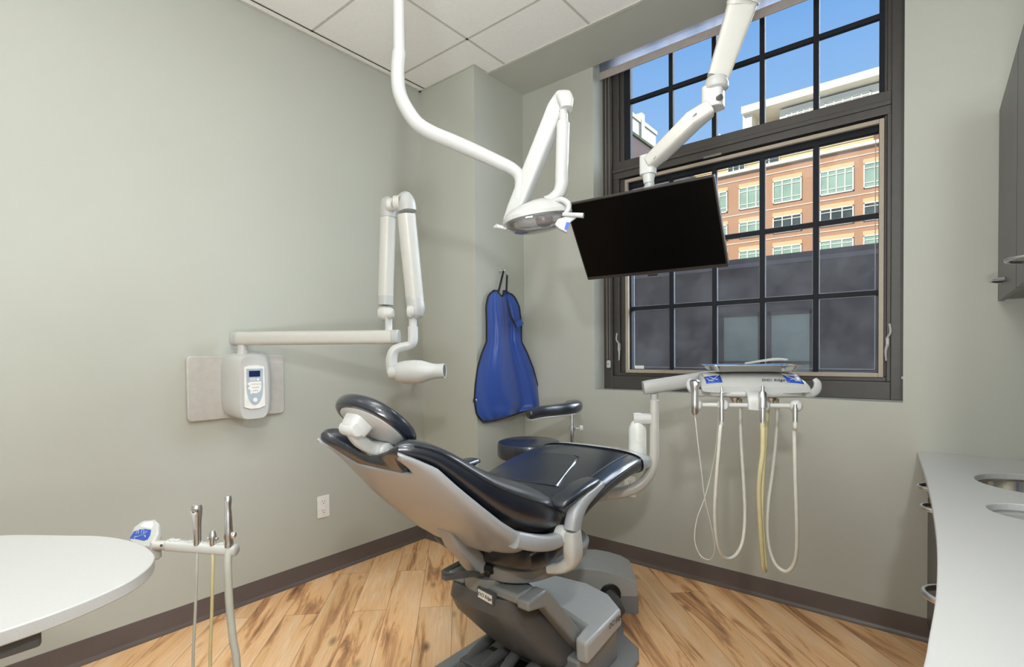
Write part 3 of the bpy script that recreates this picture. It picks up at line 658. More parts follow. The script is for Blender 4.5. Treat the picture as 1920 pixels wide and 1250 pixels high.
# headrest
HC = Vector((CXC+.010, .888, 1.088)); HA = X_; HB = Vector((0, .76, -.65)).normalized(); HN = HA.cross(HB).normalized()
if HN.z < 0: HN = -HN
hd = MB().supers([(HC+HN*h, HA, HB, .128*s, .120*s, 2.2) for h, s in ((-.010, .80), (-.013, .90), (-.009, .97), (.004, 1.0), (.016, .985), (.026, .93), (.033, .80), (.036, .5), (.035, .12))], 40).build('headrest_pad', LEATHER, ch, sub=1)
MB().supers([(HC+HN*h, HA, HB, .106*s, .098*s, 2.2) for h, s in ((-.004, 1), (-.014, .985), (-.019, .85), (-.022, .5), (-.022, .1))], 40).build('headrest_back', LGREY, hd)
Hb = HC - HN*.03 - HB*.045 - HA*.005
MB().supers([(Hb-HN*h, HA, HB, a, b, 4) for h, a, b in ((-.012, .036, .036), (.004, .035, .034), (.020, .033, .031), (.026, .029, .026))], 28).build('headrest_block', WHITE, ch, bevel=.002)
MB().lathe(Hb-HN*.022-HB*.008, HA, [(.001, -.034), (.018, -.033), (.020, -.022), (.020, .022), (.018, .033), (.001, .034)], 24).build('headrest_hinge', WHITE, ch)
K1 = at(727, 846, x=CXC+.03)
P0 = Hb-HN*.022-HB*.008; K0 = Vector((CXC-.0, K1.y-.005, K1.z))
MB().tube([P0+HB*.005, P0*.66+K0*.34-HN*.012, P0*.3+K0*.7-HN*.010, K0], [.020, .018, .017, .022], 18, 8, n=4, flat=.8, up=(1, 0, 0)).build('headrest_arm', LGREY, ch)
MB().lathe(K0, X_, [(.001, -.034), (.024, -.033), (.026, -.02), (.026, .034), (.020, .040), (.012, .042), (.011, .050), (.001, .051)], 24).build('headrest_knob', WHITE, ch)
MB().prism([K0+X_*.03+Vector((0, a, b)) for a, b in ((-.02, .01), (.02, .015), (.075, -.035), (.07, -.05), (.01, -.03))], (.012, 0, 0)).build('release_paddle', OFFW, ch, bevel=.003)
MB().box(K0+Vector((-.03, .0, -.06)), K0+Vector((.03, .06, .0))).build('headrest_mount', OFFW, ch, bevel=.008)

# ================================================================== FLOOR UTILITY BOX
ut = thing('utility_box', (-1.3, 2.3, 0), 'grey arched utility box on the floor beyond the chair base', 'floor box')
A = Vector((.80, .60, 0)).normalized(); Bk = Vector((-.60, .80, 0)).normalized(); O0 = Vector((-1.118, 2.335, 0))
def up_(w_, d_, z_): return O0 - A*w_ + Bk*d_ + Z_*z_
prof_f = [(.0, .150), (.05, .176), (.11, .199), (.18, .215), (.26, .222), (.34, .215), (.40, .195), (.43, .16)]
prof_b = [(.012, .205), (.06, .232), (.12, .250), (.19, .262), (.26, .262), (.33, .245), (.39, .215), (.42, .18)]
f0 = [up_(w_, 0, z_) for w_, z_ in prof_f]; b0 = [up_(w_, .15, z_) for w_, z_ in prof_b]
R1 = [up_(.0, 0, 0)] + f0 + [up_(.43, 0, 0)]; R2_ = [up_(.012, .15, 0)] + b0 + [up_(.42, .15, 0)]
ub = MB().rings([R1, R2_]).build('box_lid', LGREY, ut, bevel=.006, seg=3, angle=30)
MB().lathe(up_(.135, .02, .095), -Bk, [(.052, -.02), (.052, .025), (.046, .028)], 28).build('hose_port', BLACKP, ut)
MB().tube([up_(.135, .0, .095), up_(.12, -.06, .085), up_(.11, -.12, .07)], .028, 16, 4).build('hose_sleeve', DGREY, ut)
MB().prism([up_(-.002, -.004, 0.002), up_(.105, -.004, .002), up_(.105, -.004, .085), up_(-.002, -.004, .085)], Bk*.004).build('access_panel', GREY, ut, smooth=False)

# ================================================================== DELIVERY UNIT
ca, sa = math.cos(math.radians(28)), math.sin(math.radians(28))
DA = Vector((ca, sa, 0)); DB = Vector((sa, -ca, 0))            # along the head, towards the operator
du = thing('delivery_unit', (-.98, 2.25, .55), 'dental delivery unit with arm, control head and four hose holders in front of the window', 'delivery unit')
pz = at(1227, 800, d=2.35)
PXY = Vector((pz.x, pz.y, 0))
ztop = at(1227, 742, d=2.35).z
J = [at(1130, 925, d=2.36), at(1165, 922, d=2.36), at(1195, 912, d=2.36), at(1217, 890, d=2.36), at(1226, 860, d=2.355), at(1227, 820, d=2.35), PXY+Z_*(ztop-.02)]
MB().tube(J, [.028, .027, .025, .023, .021, .020, .020], 20, 8).build('post', OFFW, du)
MB().lathe(PXY+Z_*(ztop-.02), Z_, [(.0205, 0), (.017, .004), (.017, .03)], 20).build('swivel_collar', LGREY, du)
# mounting block under the toe of the chair
MB().tube([at(1132, 926, d=2.36), at(1085, 935, d=2.28), Vector((-1.22, 1.95, .60)), Vector((-1.24, 1.80, .56))], .03, 14, 4).build('mounting_arm', LGREY, du)
# flat arm to the head
a0 = at(1206, 727, d=2.36); a1 = at(1345, 706, d=2.33); a2 = at(1483, 690, d=2.24)
MB().tube([a0, a0*.9+a1*.1, a1, a2], [.028, .034, .032, .016], 20, 6, n=3.2, flat=.95, up=(0, 0, 1)).build('flex_arm', LGREY, du)
# bottle and bracket
bb = at(1196, 793, d=2.4)
br_ = MB(); q0 = at(1189, 785, d=2.38); q1 = at(1222, 785, d=2.36)
br_.tube([q0, q1], .024, 16, 1, n=5, flat=1, up=(0, 0, 1)); br_.build('bottle_bracket', WHITE, du)
bo_ = MB().lathe(Vector((at(1195, 800, d=2.38).x, at(1195, 800, d=2.38).y, 0)), Z_, [(.001, .77), (.038, .772), (.040, .79), (.040, .925), (.038, .94), (.028, .962), (.016, .972), (.015, .985), (.018, .987), (.018, 1.005)], 28).build('water_bottle', pm('translucent_bottle', s2l(228, 230, 226), .3), du)
# head
HC_ = at(1402, 722, d=2.0)
def hp(a, b, z): return Vector((HC_.x, HC_.y, 0)) + DA*a + DB*b + Z_*z
secs = []
for b, zc, hw, hh in ((-.115, 1.185, .150, .012), (-.10, 1.186, .168, .018), (-.05, 1.182, .176, .024), (.02, 1.172, .181, .028), (.075, 1.158, .186, .026), (.10, 1.149, .188, .020), (.112, 1.144, .186, .012)):
    secs.append((hp(0, b, zc), DA, Z_, hw, hh, 3.6))
head = MB().supers(secs, 40).build('control_head', LGREY, du, bevel=0)
MB().supers([(hp(0, b, z), DA, Z_, w_, h_, 4) for b, z, w_, h_ in ((-.09, 1.145, .13, .012), (.0, 1.138, .16, .016), (.09, 1.126, .175, .012))], 28).build('head_underside', GREY, du)
MB().tube([hp(-.185, .07, 1.128), hp(0, .118, 1.128), hp(.20, .07, 1.128)], .010, 12, 8, n=3, flat=1.1).build('front_rail', LGREY, du)
for s in (-1, 1):
    MB().tube([hp(s*.17, .075, 1.128), hp(s*.198, .08, 1.130), hp(s*.217, .075, 1.143), hp(s*.224, .065, 1.165), hp(s*.216, .058, 1.182)], [.013, .015, .015, .013, .008], 16, 6, n=2.6, flat=.55, up=(sa, -ca, 0)).build('grab_handle', LGREY, du)
# keypads at both ends, logo
def on_head(a, b):   # top surface height of the head
    prof = [(-.115, 1.197), (-.05, 1.206), (.02, 1.200), (.075, 1.184), (.10, 1.169)]
    for (b0, z0), (b1, z1) in zip(prof, prof[1:]):
        if b0 <= b <= b1:
            z = z0+(z1-z0)*(b-b0)/(b1-b0); return z - .012*(abs(a)/.185)**4
    return 1.165
for s in (-1, 1):
    for nm, mt, b0, b1 in (('keypad_panel', WHITE, -.02, .045), ('keypad_label', BLUE, .045, .098)):
        g = [];
        for b in [b0+(b1-b0)*k/6 for k in range(7)]:
            g.append([hp(s*x, b, on_head(x, b)+.0035) for x in [.112+(.168-.112)*k/5 for k in range(6)]])
        kp = MB().rings(g, cap=False, closed=False).build(nm, mt, head, solid=.002)
        if nm == 'keypad_label':
            mb = MB(); 
            for pa_, pb_ in (((.118, .052), (.16, .09)), ((.125, .085), (.150, .06)), ((.14, .09), (.162, .07))): mb.tube([hp(s*pa_[0], pa_[1], on_head(*pa_)+.006), hp(s*(pa_[0]+pb_[0])/2, (pa_[1]+pb_[1])/2+.008, on_head((pa_[0]+pb_[0])/2, (pa_[1]+pb_[1])/2+.008)+.0055), hp(s*pb_[0], pb_[1], on_head(*pb_)+.006)], .0012, 5, 3)
            mb.build('chair_icon', WHITE, kp)
text('logo', 'DCI Edge', .021, hp(.066, .090, on_head(.05, .090)+.0045), DA, Vector((-sa*.9, ca*.9, .5)), INK, head, shear=.25)
# instrument bar
zb = 1.092; bb_ = .165
def aau(u, v=763):      # place along the bar
    d = at(u, v, d=1)-CO; p0 = hp(0, bb_+.024, zb); t = (p0-CO).dot(DB)/d.dot(DB); return (CO+d*t-p0).dot(DA)
AA = [aau(1303), aau(1353), aau(1430), aau(1491)]
MB().tube([hp(AA[0]-.01, bb_, zb), hp(AA[3]+.028, bb_, zb)], .0085, 12, 1).build('holder_bar', WHITE, du)
mb = MB(); mb.tube([hp(-.015, .085, 1.135), hp(-.015, .14, 1.132), hp(-.02, .178, 1.115), hp(-.024, .182, 1.078)], [.008, .009, .009, .007], 16, 5, n=3.5, flat=2.6, up=(ca, sa, 0)); mb.build('bar_bracket', WHITE, du)
for q, aa in enumerate(AA):
    mb = MB().supers([(hp(aa+.008, bb_+.006+h, zb), DA, Z_, r, r, 2.3) for h, r in ((-.026, .010), (-.015, .018), (.0, .021), (.010, .019), (.016, .012))], 20)
    mb.build('instrument_holder', WHITE, du)
for aa in (-.062, .02, .066): MB().lathe(hp(aa, .07, 1.098), Z_, [(.020, .014), (.017, .008), (.010, .0), (.010, -.006), (.001, -.007)], 16).build('control_knob', CHROME, du)
# instruments in the holders (each lifts out, with its own hose)
def strand(pts, org=(1180, 660), sc=2.842, d0=1.815, d1=2.02, dmap=None):
    n = len(pts); out = []
    for i, (x, y) in enumerate(pts):
        t = i/(n-1); t = t*t*(3-2*t); out.append(at(org[0]+x/sc, org[1]+y/sc, d=d0+(d1-d0)*t))
    return out
def instr(name, label, aa, prof, hose, mat, rad, hmat, tip=None):
    t = thing(name, hp(aa, bb_+.024, zb), label, name.split('_')[-1])
    b = MB().lathe(hp(aa, bb_+.024, 0), Z_, prof, 18).build('body', mat, t)
    P = [hp(aa, bb_+.024, prof[0][1]+.01), hp(aa, bb_+.024, prof[0][1]-.02)] + hose + [hose[-1]+Z_*.06]
    MB().tube(P, rad, 10, 8).build('hose', hmat, t)
    return t, b
H1 = strand([(352, 360), (365, 480), (385, 640), (402, 780), (435, 920), (455, 1030), (442, 1092), (415, 1105), (375, 1078), (348, 1000), (360, 890), (400, 780), (440, 630), (465, 480), (474, 350)])
H2 = strand([(486, 400), (476, 520), (462, 700), (455, 850), (463, 990), (490, 1080), (530, 1101), (572, 1075), (605, 1000), (616, 850), (606, 640), (596, 480), (592, 330)])
H3 = strand([(712, 420), (710, 540), (696, 650), (691, 760), (698, 920), (708, 1070), (716, 1152), (725, 1150), (716, 1040), (706, 880), (708, 740), (716, 600), (727, 440), (735, 330)])
H4 = strand([(879, 420), (882, 560), (886, 720), (892, 900), (892, 1040), (878, 1125), (838, 1168), (785, 1138), (750, 1060), (735, 950), (742, 800), (762, 650), (780, 480), (788, 330)])
t, b = instr('air_water_syringe', 'silver air water syringe in the leftmost holder of the delivery unit bar', AA[0],
      [(.006, 1.058), (.012, 1.066), (.013, 1.10), (.012, 1.13), (.015, 1.155), (.018, 1.168), (.018, 1.180), (.010, 1.186)], H1, CHROME, .0018, TUBEW)
MB().lathe(hp(AA[0], bb_+.040, 1.172), DB, [(.006, -.004), (.006, .003)], 12).build('button', OUTLET, t)
instr('slim_handpiece', 'slim metal handpiece connector in the second holder from the left of the delivery unit', AA[1], [(.008, 1.038), (.0085, 1.08), (.009, 1.112), (.0065, 1.118), (.006, 1.14), (.003, 1.142), (.003, 1.16)], H2, CHROME, .0065, TUBEW)
instr('motor_handpiece', 'thick grey motor handpiece on a yellowed hose, delivery unit bar', AA[2], [(.0095, 1.035), (.0095, 1.042), (.010, 1.046), (.010, 1.086), (.016, 1.088), (.0165, 1.115), (.013, 1.14), (.006, 1.147), (.0055, 1.163), (.001, 1.164)], H3, CHROME, .0085, TUBEY)
instr('empty_handpiece', 'empty hose connector in the rightmost holder of the delivery unit bar', AA[3], [(.0085, 1.040), (.0085, 1.088), (.006, 1.09), (.006, 1.10)], H4, CHROME, .0068, TUBEW)
# metal tray on top
tr = thing('instrument_tray', hp(0, -.03, 1.212), 'shallow stainless steel instrument tray resting on the delivery head', 'tray')
def rr3(w_, h_, z, r): return [hp(a+.012, b-.03, z) for a, b in rrect(0.0, 0, w_, h_, r, 4)]
mb = MB().rings([rr3(.27, .16, 1.213, .02), rr3(.285, .175, 1.214, .02), rr3(.325, .212, 1.232, .03), rr3(.35, .235, 1.234, .035), rr3(.35, .235, 1.232, .035), rr3(.322, .208, 1.229, .03), rr3(.285, .173, 1.211, .02), rr3(.27, .16, 1.2105, .02)])
mb.build('pan', STEEL, tr, angle=50)
tag(MB().tube([hp(.02, -.13, 1.236), hp(.13, -.13, 1.252), hp(.18, -.13, 1.25)], [.008, .012, .008], 14, 5, n=3, flat=.5, up=(0, 0, 1)).build('tool_rest', LGREY, du), label='white rest bar behind the tray')

# ================================================================== OPERATOR STOOL
SC0 = at(992, 826, d=2.92); SX, SY, SZ = SC0.x, SC0.y, SC0.z
st = thing('assistant_stool', (SX, SY, 0), 'round black stool with a curved padded arm, behind the dental chair', 'stool')
MB().lathe((SX, SY, SZ-.095), Z_, [(.001, -.004), (.15, -.002), (.172, .006), (.180, .02), (.180, .075), (.174, .090), (.155, .096), (.001, .098)], 48).build('seat', LEATHER, st)
MB().lathe((SX, SY, 0), Z_, [(.028, .12), (.028, SZ-.25), (.018, SZ-.25), (.018, SZ-.10)], 20).build('gas_column', CHROME, st)
MB().lathe((SX, SY, 0), Z_, [(.17, .27), (.18, .278), (.17, .286)], 36).build('foot_ring', CHROME, st)
for k in range(5):
    a = 2*PI*k/5+.3; d = Vector((math.cos(a), math.sin(a), 0))
    MB().tube([Vector((SX, SY, .115)), Vector((SX, SY, .10))+d*.12, Vector((SX, SY, .075))+d*.215], [.022, .018, .014], 12, 4).build('leg', BLACKP, st)
    MB().lathe(Vector((SX, SY, .028))+d*.215, d.cross(Z_), [(.001, -.02), (.028, -.02), (.028, .02), (.001, .02)], 18).build('caster', BLACKP, st)
AP = at(1073, 800, d=3.0)
MB().tube([Vector((SX+.02, SY+.02, SZ-.11)), Vector((AP.x, AP.y, SZ-.11)), Vector((AP.x, AP.y, SZ-.05)), Vector((AP.x, AP.y, at(1073, 776, d=3.0).z))], .012, 14, 1).build('arm_post', CHROME, st)
kz = at(1073, 803, d=3.0).z
MB().lathe((AP.x, AP.y, kz-.012), Z_, [(.018, 0), (.018, .024)], 16).build('clamp_ring', CHROME, st)
MB().lathe((AP.x+.018, AP.y+.01, kz), (.8, .6, 0), [(.006, 0), (.006, .02), (.018, .022), (.018, .04), (.001, .042)], 16).build('clamp_knob', WHITE, st)
az = [at(992, 776, d=2.86), at(1015, 771, d=2.90), at(1045, 768, d=2.97), at(1068, 765, d=3.02), at(1078, 761, d=3.10), at(1070, 760, d=3.18)]
MB().tube([az[0]-(az[1]-az[0])*.10]+az, [.006, .030, .037, .041, .044, .046, .040], 20, 6, n=2.5, flat=.82, up=(0, 0, 1)).build('arm_pad', LEATHER, st)
MB().tube([p-Z_*.033 for p in az[:5]], [.022, .03, .032, .032, .03], 14, 5, n=3, flat=.2, up=(0, 0, 1)).build('arm_plate', LGREY, st)

# ================================================================== APRON on its hook
hk = thing('coat_hook', (XC, at(938, 505, x=XC+.01).y, 1.85), 'small nickel coat hook on the side of the column, holding the apron', 'hook')
h0 = at(938, 508, x=XC+.004)
mb = MB().lathe(h0, X_, [(.014, -.004), (.014, .003), (.006, .006), (.006, .03), (.009, .034), (.009, .042), (.001, .044)], 16)
mb.tube([h0+Vector((.01, 0, -.012)), h0+Vector((.028, .02, -.035)), h0+Vector((.036, .035, -.018))], .004, 8, 4)
mb.build('hook_body', CHROME, hk)
# draped sheet: outline in the photo, laid on a surface bowed out into the room corner
apo = thing('lead_apron', (-2.2, 2.62, 1.2), 'royal blue lead apron with black binding hanging from the hook', 'apron')
def ay2x(y):     # stand-off from the column side as it swings into the corner
    return XC + .022 + max(0, (y-2.60))*.30
def apt(u, v, off=0):
    x = XC+.03
    for _ in range(12):
        p = at(u, v, x=x); x = ay2x(min(p.y, 2.86))+off
    return at(u, v, x=x)
left = [(545, 921), (552, 915), (575, 911), (605, 912), (640, 912), (662, 903), (690, 895), (720, 891), (750, 889), (775, 893), (787, 900)]
right = [(545, 953), (552, 963), (575, 973), (605, 977), (640, 977), (662, 988), (690, 999), (720, 1007), (750, 1014), (764, 1015), (768, 1004)]
bot = lambda f: 0
NV, NUU = 44, 40
def lerp_tab(tab, v):
    for (v0, u0), (v1, u1) in zip(tab, tab[1:]):
        if v <= v1: t = max(0, (v-v0)/(v1-v0)); return u0+(u1-u0)*t
    return tab[-1][1]
R = []; edgeL = []; edgeR = []
for j in range(NV+1):
    row = []
    for k in range(NUU+1):
        f = k/NUU; t = j/NV
        vt = 545 + 6*math.sin(PI*min(1, max(0, (f-.25)/.5)))**2*1.6 + (6 if f > .9 else 0)
        vb = 791 - 26*f**1.4
        v = vt+(vb-vt)*t
        l, r = lerp_tab(left, v), lerp_tab(right, v)
        if t < .06: sh = (1-t/.06)**2*.22; l, r = l+(r-l)*sh*.5, r-(r-l)*sh*.35
        if t > .95: sh = ((t-.95)/.05)**2*.10; l, r = l+(r-l)*sh*.6, r-(r-l)*sh*.3
        u = l+(r-l)*f
        fold = .050*math.exp(-((f-.38-.10*t)/.16)**2)*(.35+.65*t**.6) + .034*math.exp(-((f-.88)/.10)**2)*t - .022*math.exp(-((f-.66-.04*t)/.07)**2)
        fold += .006*math.sin(f*17+t*4)*t*t + .004*math.sin(f*31-t*9)*max(0, t-.6)*2
        p = apt(u, v, max(-.012, fold)); row.append(p)
    R.append(row); edgeL.append(row[0]); edgeR.append(row[-1])
MB().rings(R, cap=False, closed=False).build('apron_sheet', mat_apron(), apo, solid=.006, angle=80)
BIND = pm('black_binding', (.012, .012, .018), .6)
loop = edgeL + R[-1][1:] + edgeR[::-1][1:] + R[0][::-1][1:]
MB().tube([p+X_*.002 for p in loop], .0065, 8, 1, flat=.8).build('edge_binding', BIND, apo)
mb = MB()
s0, s1 = h0+Vector((.030, -.004, -.004)), h0+Vector((.033, .03, -.022))
for (a, b) in ((s0, apt(934, 548, .004)), (s1, apt(949, 551, .006))):
    dirn = (b-a).normalized(); side = dirn.cross(X_).normalized()*.008
    mb.hexa([a-side, a+side, b+side, b-side, a-side+X_*.003, a+side+X_*.003, b+side+X_*.003, b-side+X_*.003])
mb.build('hanging_strap', BIND, apo, smooth=False)
fl = [apt(950, 560, .02), apt(957, 592, .045), apt(969, 612, .05), apt(981, 608, .04), apt(976, 598, .03), apt(965, 596, .03)]
MB().tube([fl[0], fl[1], fl[2]], [.004, .012, .014], 10, 5, flat=.35).build('collar_fold', BIND, apo)
MB().hexa([apt(962, 606, .042), apt(968, 616, .045), apt(982, 607, .05), apt(977, 598, .045), apt(962, 606, .052), apt(968, 616, .055), apt(982, 607, .06), apt(977, 598, .055)]).build('shoulder_tab', MATS.get('x') or bpy.data.materials['royal_blue_nylon'], apo, bevel=.002)
h2 = at(889, 750, x=XC+.004)
k2 = thing('coat_hook', h2, 'lower hook half hidden behind the bottom left edge of the apron', 'hook')
MB().lathe(h2, X_, [(.014, -.004), (.014, .003), (.005, .006), (.005, .014), (.009, .018), (.001, .022)], 14).build('hook_body', CHROME, k2)

# ================================================================== X-RAY UNIT on the left wall
xr = thing('xray_unit', (XL, 1.15, 1.0), 'white wall mounted x-ray unit with folding arm, on the left wall', 'x-ray unit')
pl = [at(346, 668, x=XL), at(529, 665, x=XL), at(529, 776, x=XL), at(347, 791, x=XL)]
y0, y1, z0, z1 = .918, 1.392, .972, 1.288
mb = MB().prism([(XL+.001, a, b) for a, b in rrect((y0+y1)/2, (z0+z1)/2, y1-y0, z1-z0, .022, 6)], (.022, 0, 0)); mb.build('wall_plate', pm('plate_grey', s2l(192, 189, 184), .4), xr, bevel=.006, seg=3)
secs = []
for x, ya, yb, za, zb_ in ((-2.737, 1.068, 1.275, .985, 1.300), (-2.70, 1.066, 1.277, .982, 1.303), (-2.64, 1.078, 1.270, .975, 1.300), (-2.605, 1.092, 1.245, .972, 1.290), (-2.595, 1.098, 1.236, .975, 1.280)):
    secs.append((Vector((x, (ya+yb)/2, (za+zb_)/2)), Y_, Z_, (yb-ya)/2, (zb_-za)/2, 5))
xb = MB().supers(secs, 48).build('control_box', WHITE, xr)
FXX = -2.590
fc = Vector((FXX, 1.167, 1.130))
def fp(y, z, o=0): return Vector((FXX+o, fc.y+y, fc.z+z))
pan = [(-.048, .100), (-.02, .108), (.02, .108), (.048, .100), (.050, -.095), (.02, -.106), (-.02, -.106), (-.050, -.095)]
MB().prism([fp(a, b, -.006) for a, b in pan], (.008, 0, 0)).build('front_panel', OUTLET, xb, bevel=.002)
ar_ = [(-.040, .092), (.040, .092), (.040, .0)] + [(.040*math.cos(math.radians(a)), -.088*math.sin(math.radians(a))) for a in range(10, 180, 10)] + [(-.040, .0)]
kp = MB().prism([fp(a, b, .002) for a, b in ar_], (.0012, 0, 0)).build('keypad', PALEBLUE, xb, smooth=False)
ar2 = [(-.028, .028), (.030, .028), (.030, .0)] + [(.001+.029*math.cos(math.radians(a)), -.030*math.sin(math.radians(a))) for a in range(10, 180, 10)] + [(-.028, .0)]
MB().prism([fp(a, b, .0032) for a, b in ar2], (.0008, 0, 0)).build('key_field', OUTLET, kp, smooth=False)
MB().prism([fp(a, b, .0032) for a, b in ((-.028, .082), (.026, .082), (.026, .052), (-.028, .052))], (.0012, 0, 0)).build('display', NAVYLCD, kp, smooth=False)
for (a, b, r) in ((-.018, .038, .006), (-.004, .038, .006), (.014, .038, .006), (.0, -.062, .011), (-.03, .018, .006), (-.028, -.003, .006), (-.018, -.026, .006)):
    MB().lathe(fp(a, b, .003), X_, [(r, 0), (r, .0016), (r*.8, .002)], 14).build('button', OUTLET, kp)
for (a, b) in ((-.018, .038), (-.004, .038)): MB().prism([fp(a-.003, b-.002, .0052), fp(a+.003, b-.002, .0052), fp(a, b+.003, .0052)], (.0004, 0, 0)).build('arrow_mark', INK, kp, smooth=False)
GK = pm('grey_key_mark', s2l(170, 172, 172), .5)
mb = MB()
for r_, zz in enumerate((.018, .002, -.013)):
    for c_ in range(5 - r_):
        a = -.016+.009*c_ + r_*.003; mb.prism([fp(a, zz, .0042), fp(a+.005, zz, .0042), fp(a+.005, zz-.005, .0042), fp(a, zz-.005, .0042)], (.0003, 0, 0))
mb.build('key_marks', GK, kp, smooth=False)
# neck + horizontal arm
aL, aR = at(437, 633, d=2.55), at(748, 633, d=2.52)
zarm = (aL.z+aR.z)/2; aL.z = aR.z = zarm
nk = at(454, 633, d=2.55)
MB().lathe((nk.x, nk.y, 0), Z_, [(.026, 1.285), (.026, 1.308), (.0245, 1.309), (.0245, 1.318), (.024, zarm-.03)], 24).build('neck', WHITE, xr)
dirA = (aR-aL).normalized()
MB().tube([aL, aR], .034, 24, 1, n=3, flat=1.0, up=(0, 0, 1)).build('extension_arm', OFFW, xr, bevel=.004)
MB().tube([aL-dirA*.002, aL+dirA*.035], .0355, 24, 1, n=3, flat=1.0, up=(0, 0, 1)).build('end_cap', LGREY, xr, bevel=.006)
MB().tube([aR-dirA*.035, aR+dirA*.002], .0355, 24, 1, n=3, flat=1.0, up=(0, 0, 1)).build('end_cap', LGREY, xr, bevel=.006)
# folding arms
pA0 = at(729, 615, d=2.54); pA1 = at(721, 585, d=2.56); pA2 = at(728, 393, d=2.54); pA3 = at(728, 380, d=2.54)
MB().lathe((pA0.x, pA0.y, zarm+.03), Z_, [(.021, 0), (.018, .01), (.017, .08), (.012, .10)], 20).build('pivot_post', WHITE, xr)
MB().tube([at(723, 560, d=2.56), pA2], .034, 24, 1, n=3, flat=1.0).build('lower_arm', OFFW, xr)
MB().tube([at(723, 572, d=2.56), at(723, 555, d=2.56)], .0350, 24, 1, n=3).build('lower_arm_collar', LGREY, xr)
MB().supers([(at(721, 587, d=2.56)+CR*h, CF, CU, r, r, 2.2) for h, r in ((-.032, .012), (-.028, .026), (-.01, .037), (.01, .037), (.028, .030), (.033, .012))], 24).build('elbow_joint', OFFW, xr)
MB().lathe(at(731, 587, d=2.50), CR, [(.028, -.01), (.028, .008), (.020, .018)], 22).build('joint_cap', WHITE, xr)
MB().tube([at(728, 408, d=2.54), at(728, 392, d=2.54), at(729, 378, d=2.54), at(733, 371, d=2.54)], [.036, .037, .034, .012], 24, 5, n=2.6).build('top_elbow', LGREY, xr)
MB().lathe(at(728, 384, d=2.51), CR+Vector((0, 0, .0)), [(.026, -.01), (.033, .0), (.030, .03), (.012, .04)], 22).build('joint_cap', OFFW, xr)
MB().tube([at(735, 384, d=2.50), at(748, 379, d=2.44)], .016, 14, 1).build('top_link', WHITE, xr)
MB().tube([at(762, 402, d=2.42), at(778, 562, d=2.46)], .038, 24, 1, n=3).build('upper_arm', OFFW, xr)
MB().tube([at(764, 396, d=2.42), at(762, 382, d=2.42), at(757, 372, d=2.42), at(748, 369, d=2.42)], [.040, .040, .036, .014], 24, 5, n=2.6).build('top_elbow', LGREY, xr)
MB().lathe(at(750, 380, d=2.42), CR, [(.018, -.035), (.032, -.028), (.035, .0)], 22).build('joint_cap', OFFW, xr)
MB().tube([at(777, 556, d=2.46), at(780, 578, d=2.46), at(779, 590, d=2.46), at(777, 598, d=2.46)], [.039, .041, .034, .012], 24, 5, n=2.4).build('elbow_joint', LGREY, xr)
MB().lathe(at(770, 584, d=2.43), -CR, [(.022, -.02), (.032, -.005), (.030, .012), (.012, .018)], 22).build('joint_cap', OFFW, xr)
sp = at(773, 600, d=2.46)
MB().tube([at(774, 595, d=2.46), at(774, 614, d=2.46)], .019, 18, 1).build('stem', WHITE, xr)
MB().tube([at(774, 612, d=2.46), at(774, 638, d=2.46), at(768, 647, d=2.46), at(752, 651, d=2.45), at(739, 658, d=2.44), at(734, 675, d=2.44), at(735, 698, d=2.44)], [.023, .023, .020, .021, .024, .026, .026], 20, 6, n=3.2, flat=.8).build('yoke', WHITE, xr)
tdir = CR*.97 + CU*.035 - CF*.12; tdir.normalize()
tb = at(748, 698, d=2.42)
tube_ = MB().lathe(tb, tdir, [(.006, -.03), (.036, -.022), (.048, .0), (.054, .03), (.056, .07), (.053, .11), (.042, .145), (.036, .165), (.034, .185), (.034, .22), (.030, .22), (.028, .19)], 32, cap=True).build('tube_head', WHITE, xr)
MB().lathe(tb, tdir, [(.029, .195), (.029, .2185)], 24).build('cone_opening', DGREY, tube_)
MB().lathe(at(735, 699, d=2.40), CR*-1, [(.027, -.02), (.030, 0), (.026, .014), (.006, .018)], 22).build('yoke_cap', WHITE, xr)

# ================================================================== WALL OUTLETS
def outlet(name, M, label):
    t = thing(name, M.translation, label, 'outlet')
    def q(x, y, z): return M @ Vector((x, y, z))
    MB().prism([q(a, b, 0.0005) for a, b in rrect(0, 0, .076, .128, .006, 3)], M.to_3x3() @ Vector((0, 0, .006))).build('cover_plate', OUTLET, t, bevel=.002)
    for s in (-1, 1):
        r = MB().prism([q(a, b+s*.027, .006) for a, b in rrect(0, 0, .036, .030, .012, 4)], M.to_3x3() @ Vector((0, 0, .002))).build('receptacle', OUTLET, t, bevel=.0008)
        mb = MB()
        for a in (-.007, .007): mb.prism([q(a-.0012, s*.027+.001, .0081), q(a+.0012, s*.027+.001, .0081), q(a+.0012, s*.027+.010, .0081), q(a-.0012, s*.027+.010, .0081)], M.to_3x3() @ Vector((0, 0, .0003)))
        mb.lathe(q(0, s*.027-.007, .0081), M.to_3x3() @ Vector((0, 0, 1)), [(.003, 0), (.003, .0003)], 10); mb.build('slots', INK, r, smooth=False)
outlet('wall_outlet', frame((XL, 1.622, .402), (0, 1, 0), (0, 0, 1)), 'white duplex power outlet low on the left wall')
oc = at(1182, 922, y=YW)
outlet('wall_outlet', frame((oc.x-.0, YW, oc.z+.035), (1, 0, 0), (0, 0, 1)), 'white power outlet below the window, mostly hidden by the delivery post')

LAMPW = pm('lamp_enamel', s2l(182, 183, 181), .28, var=.01)
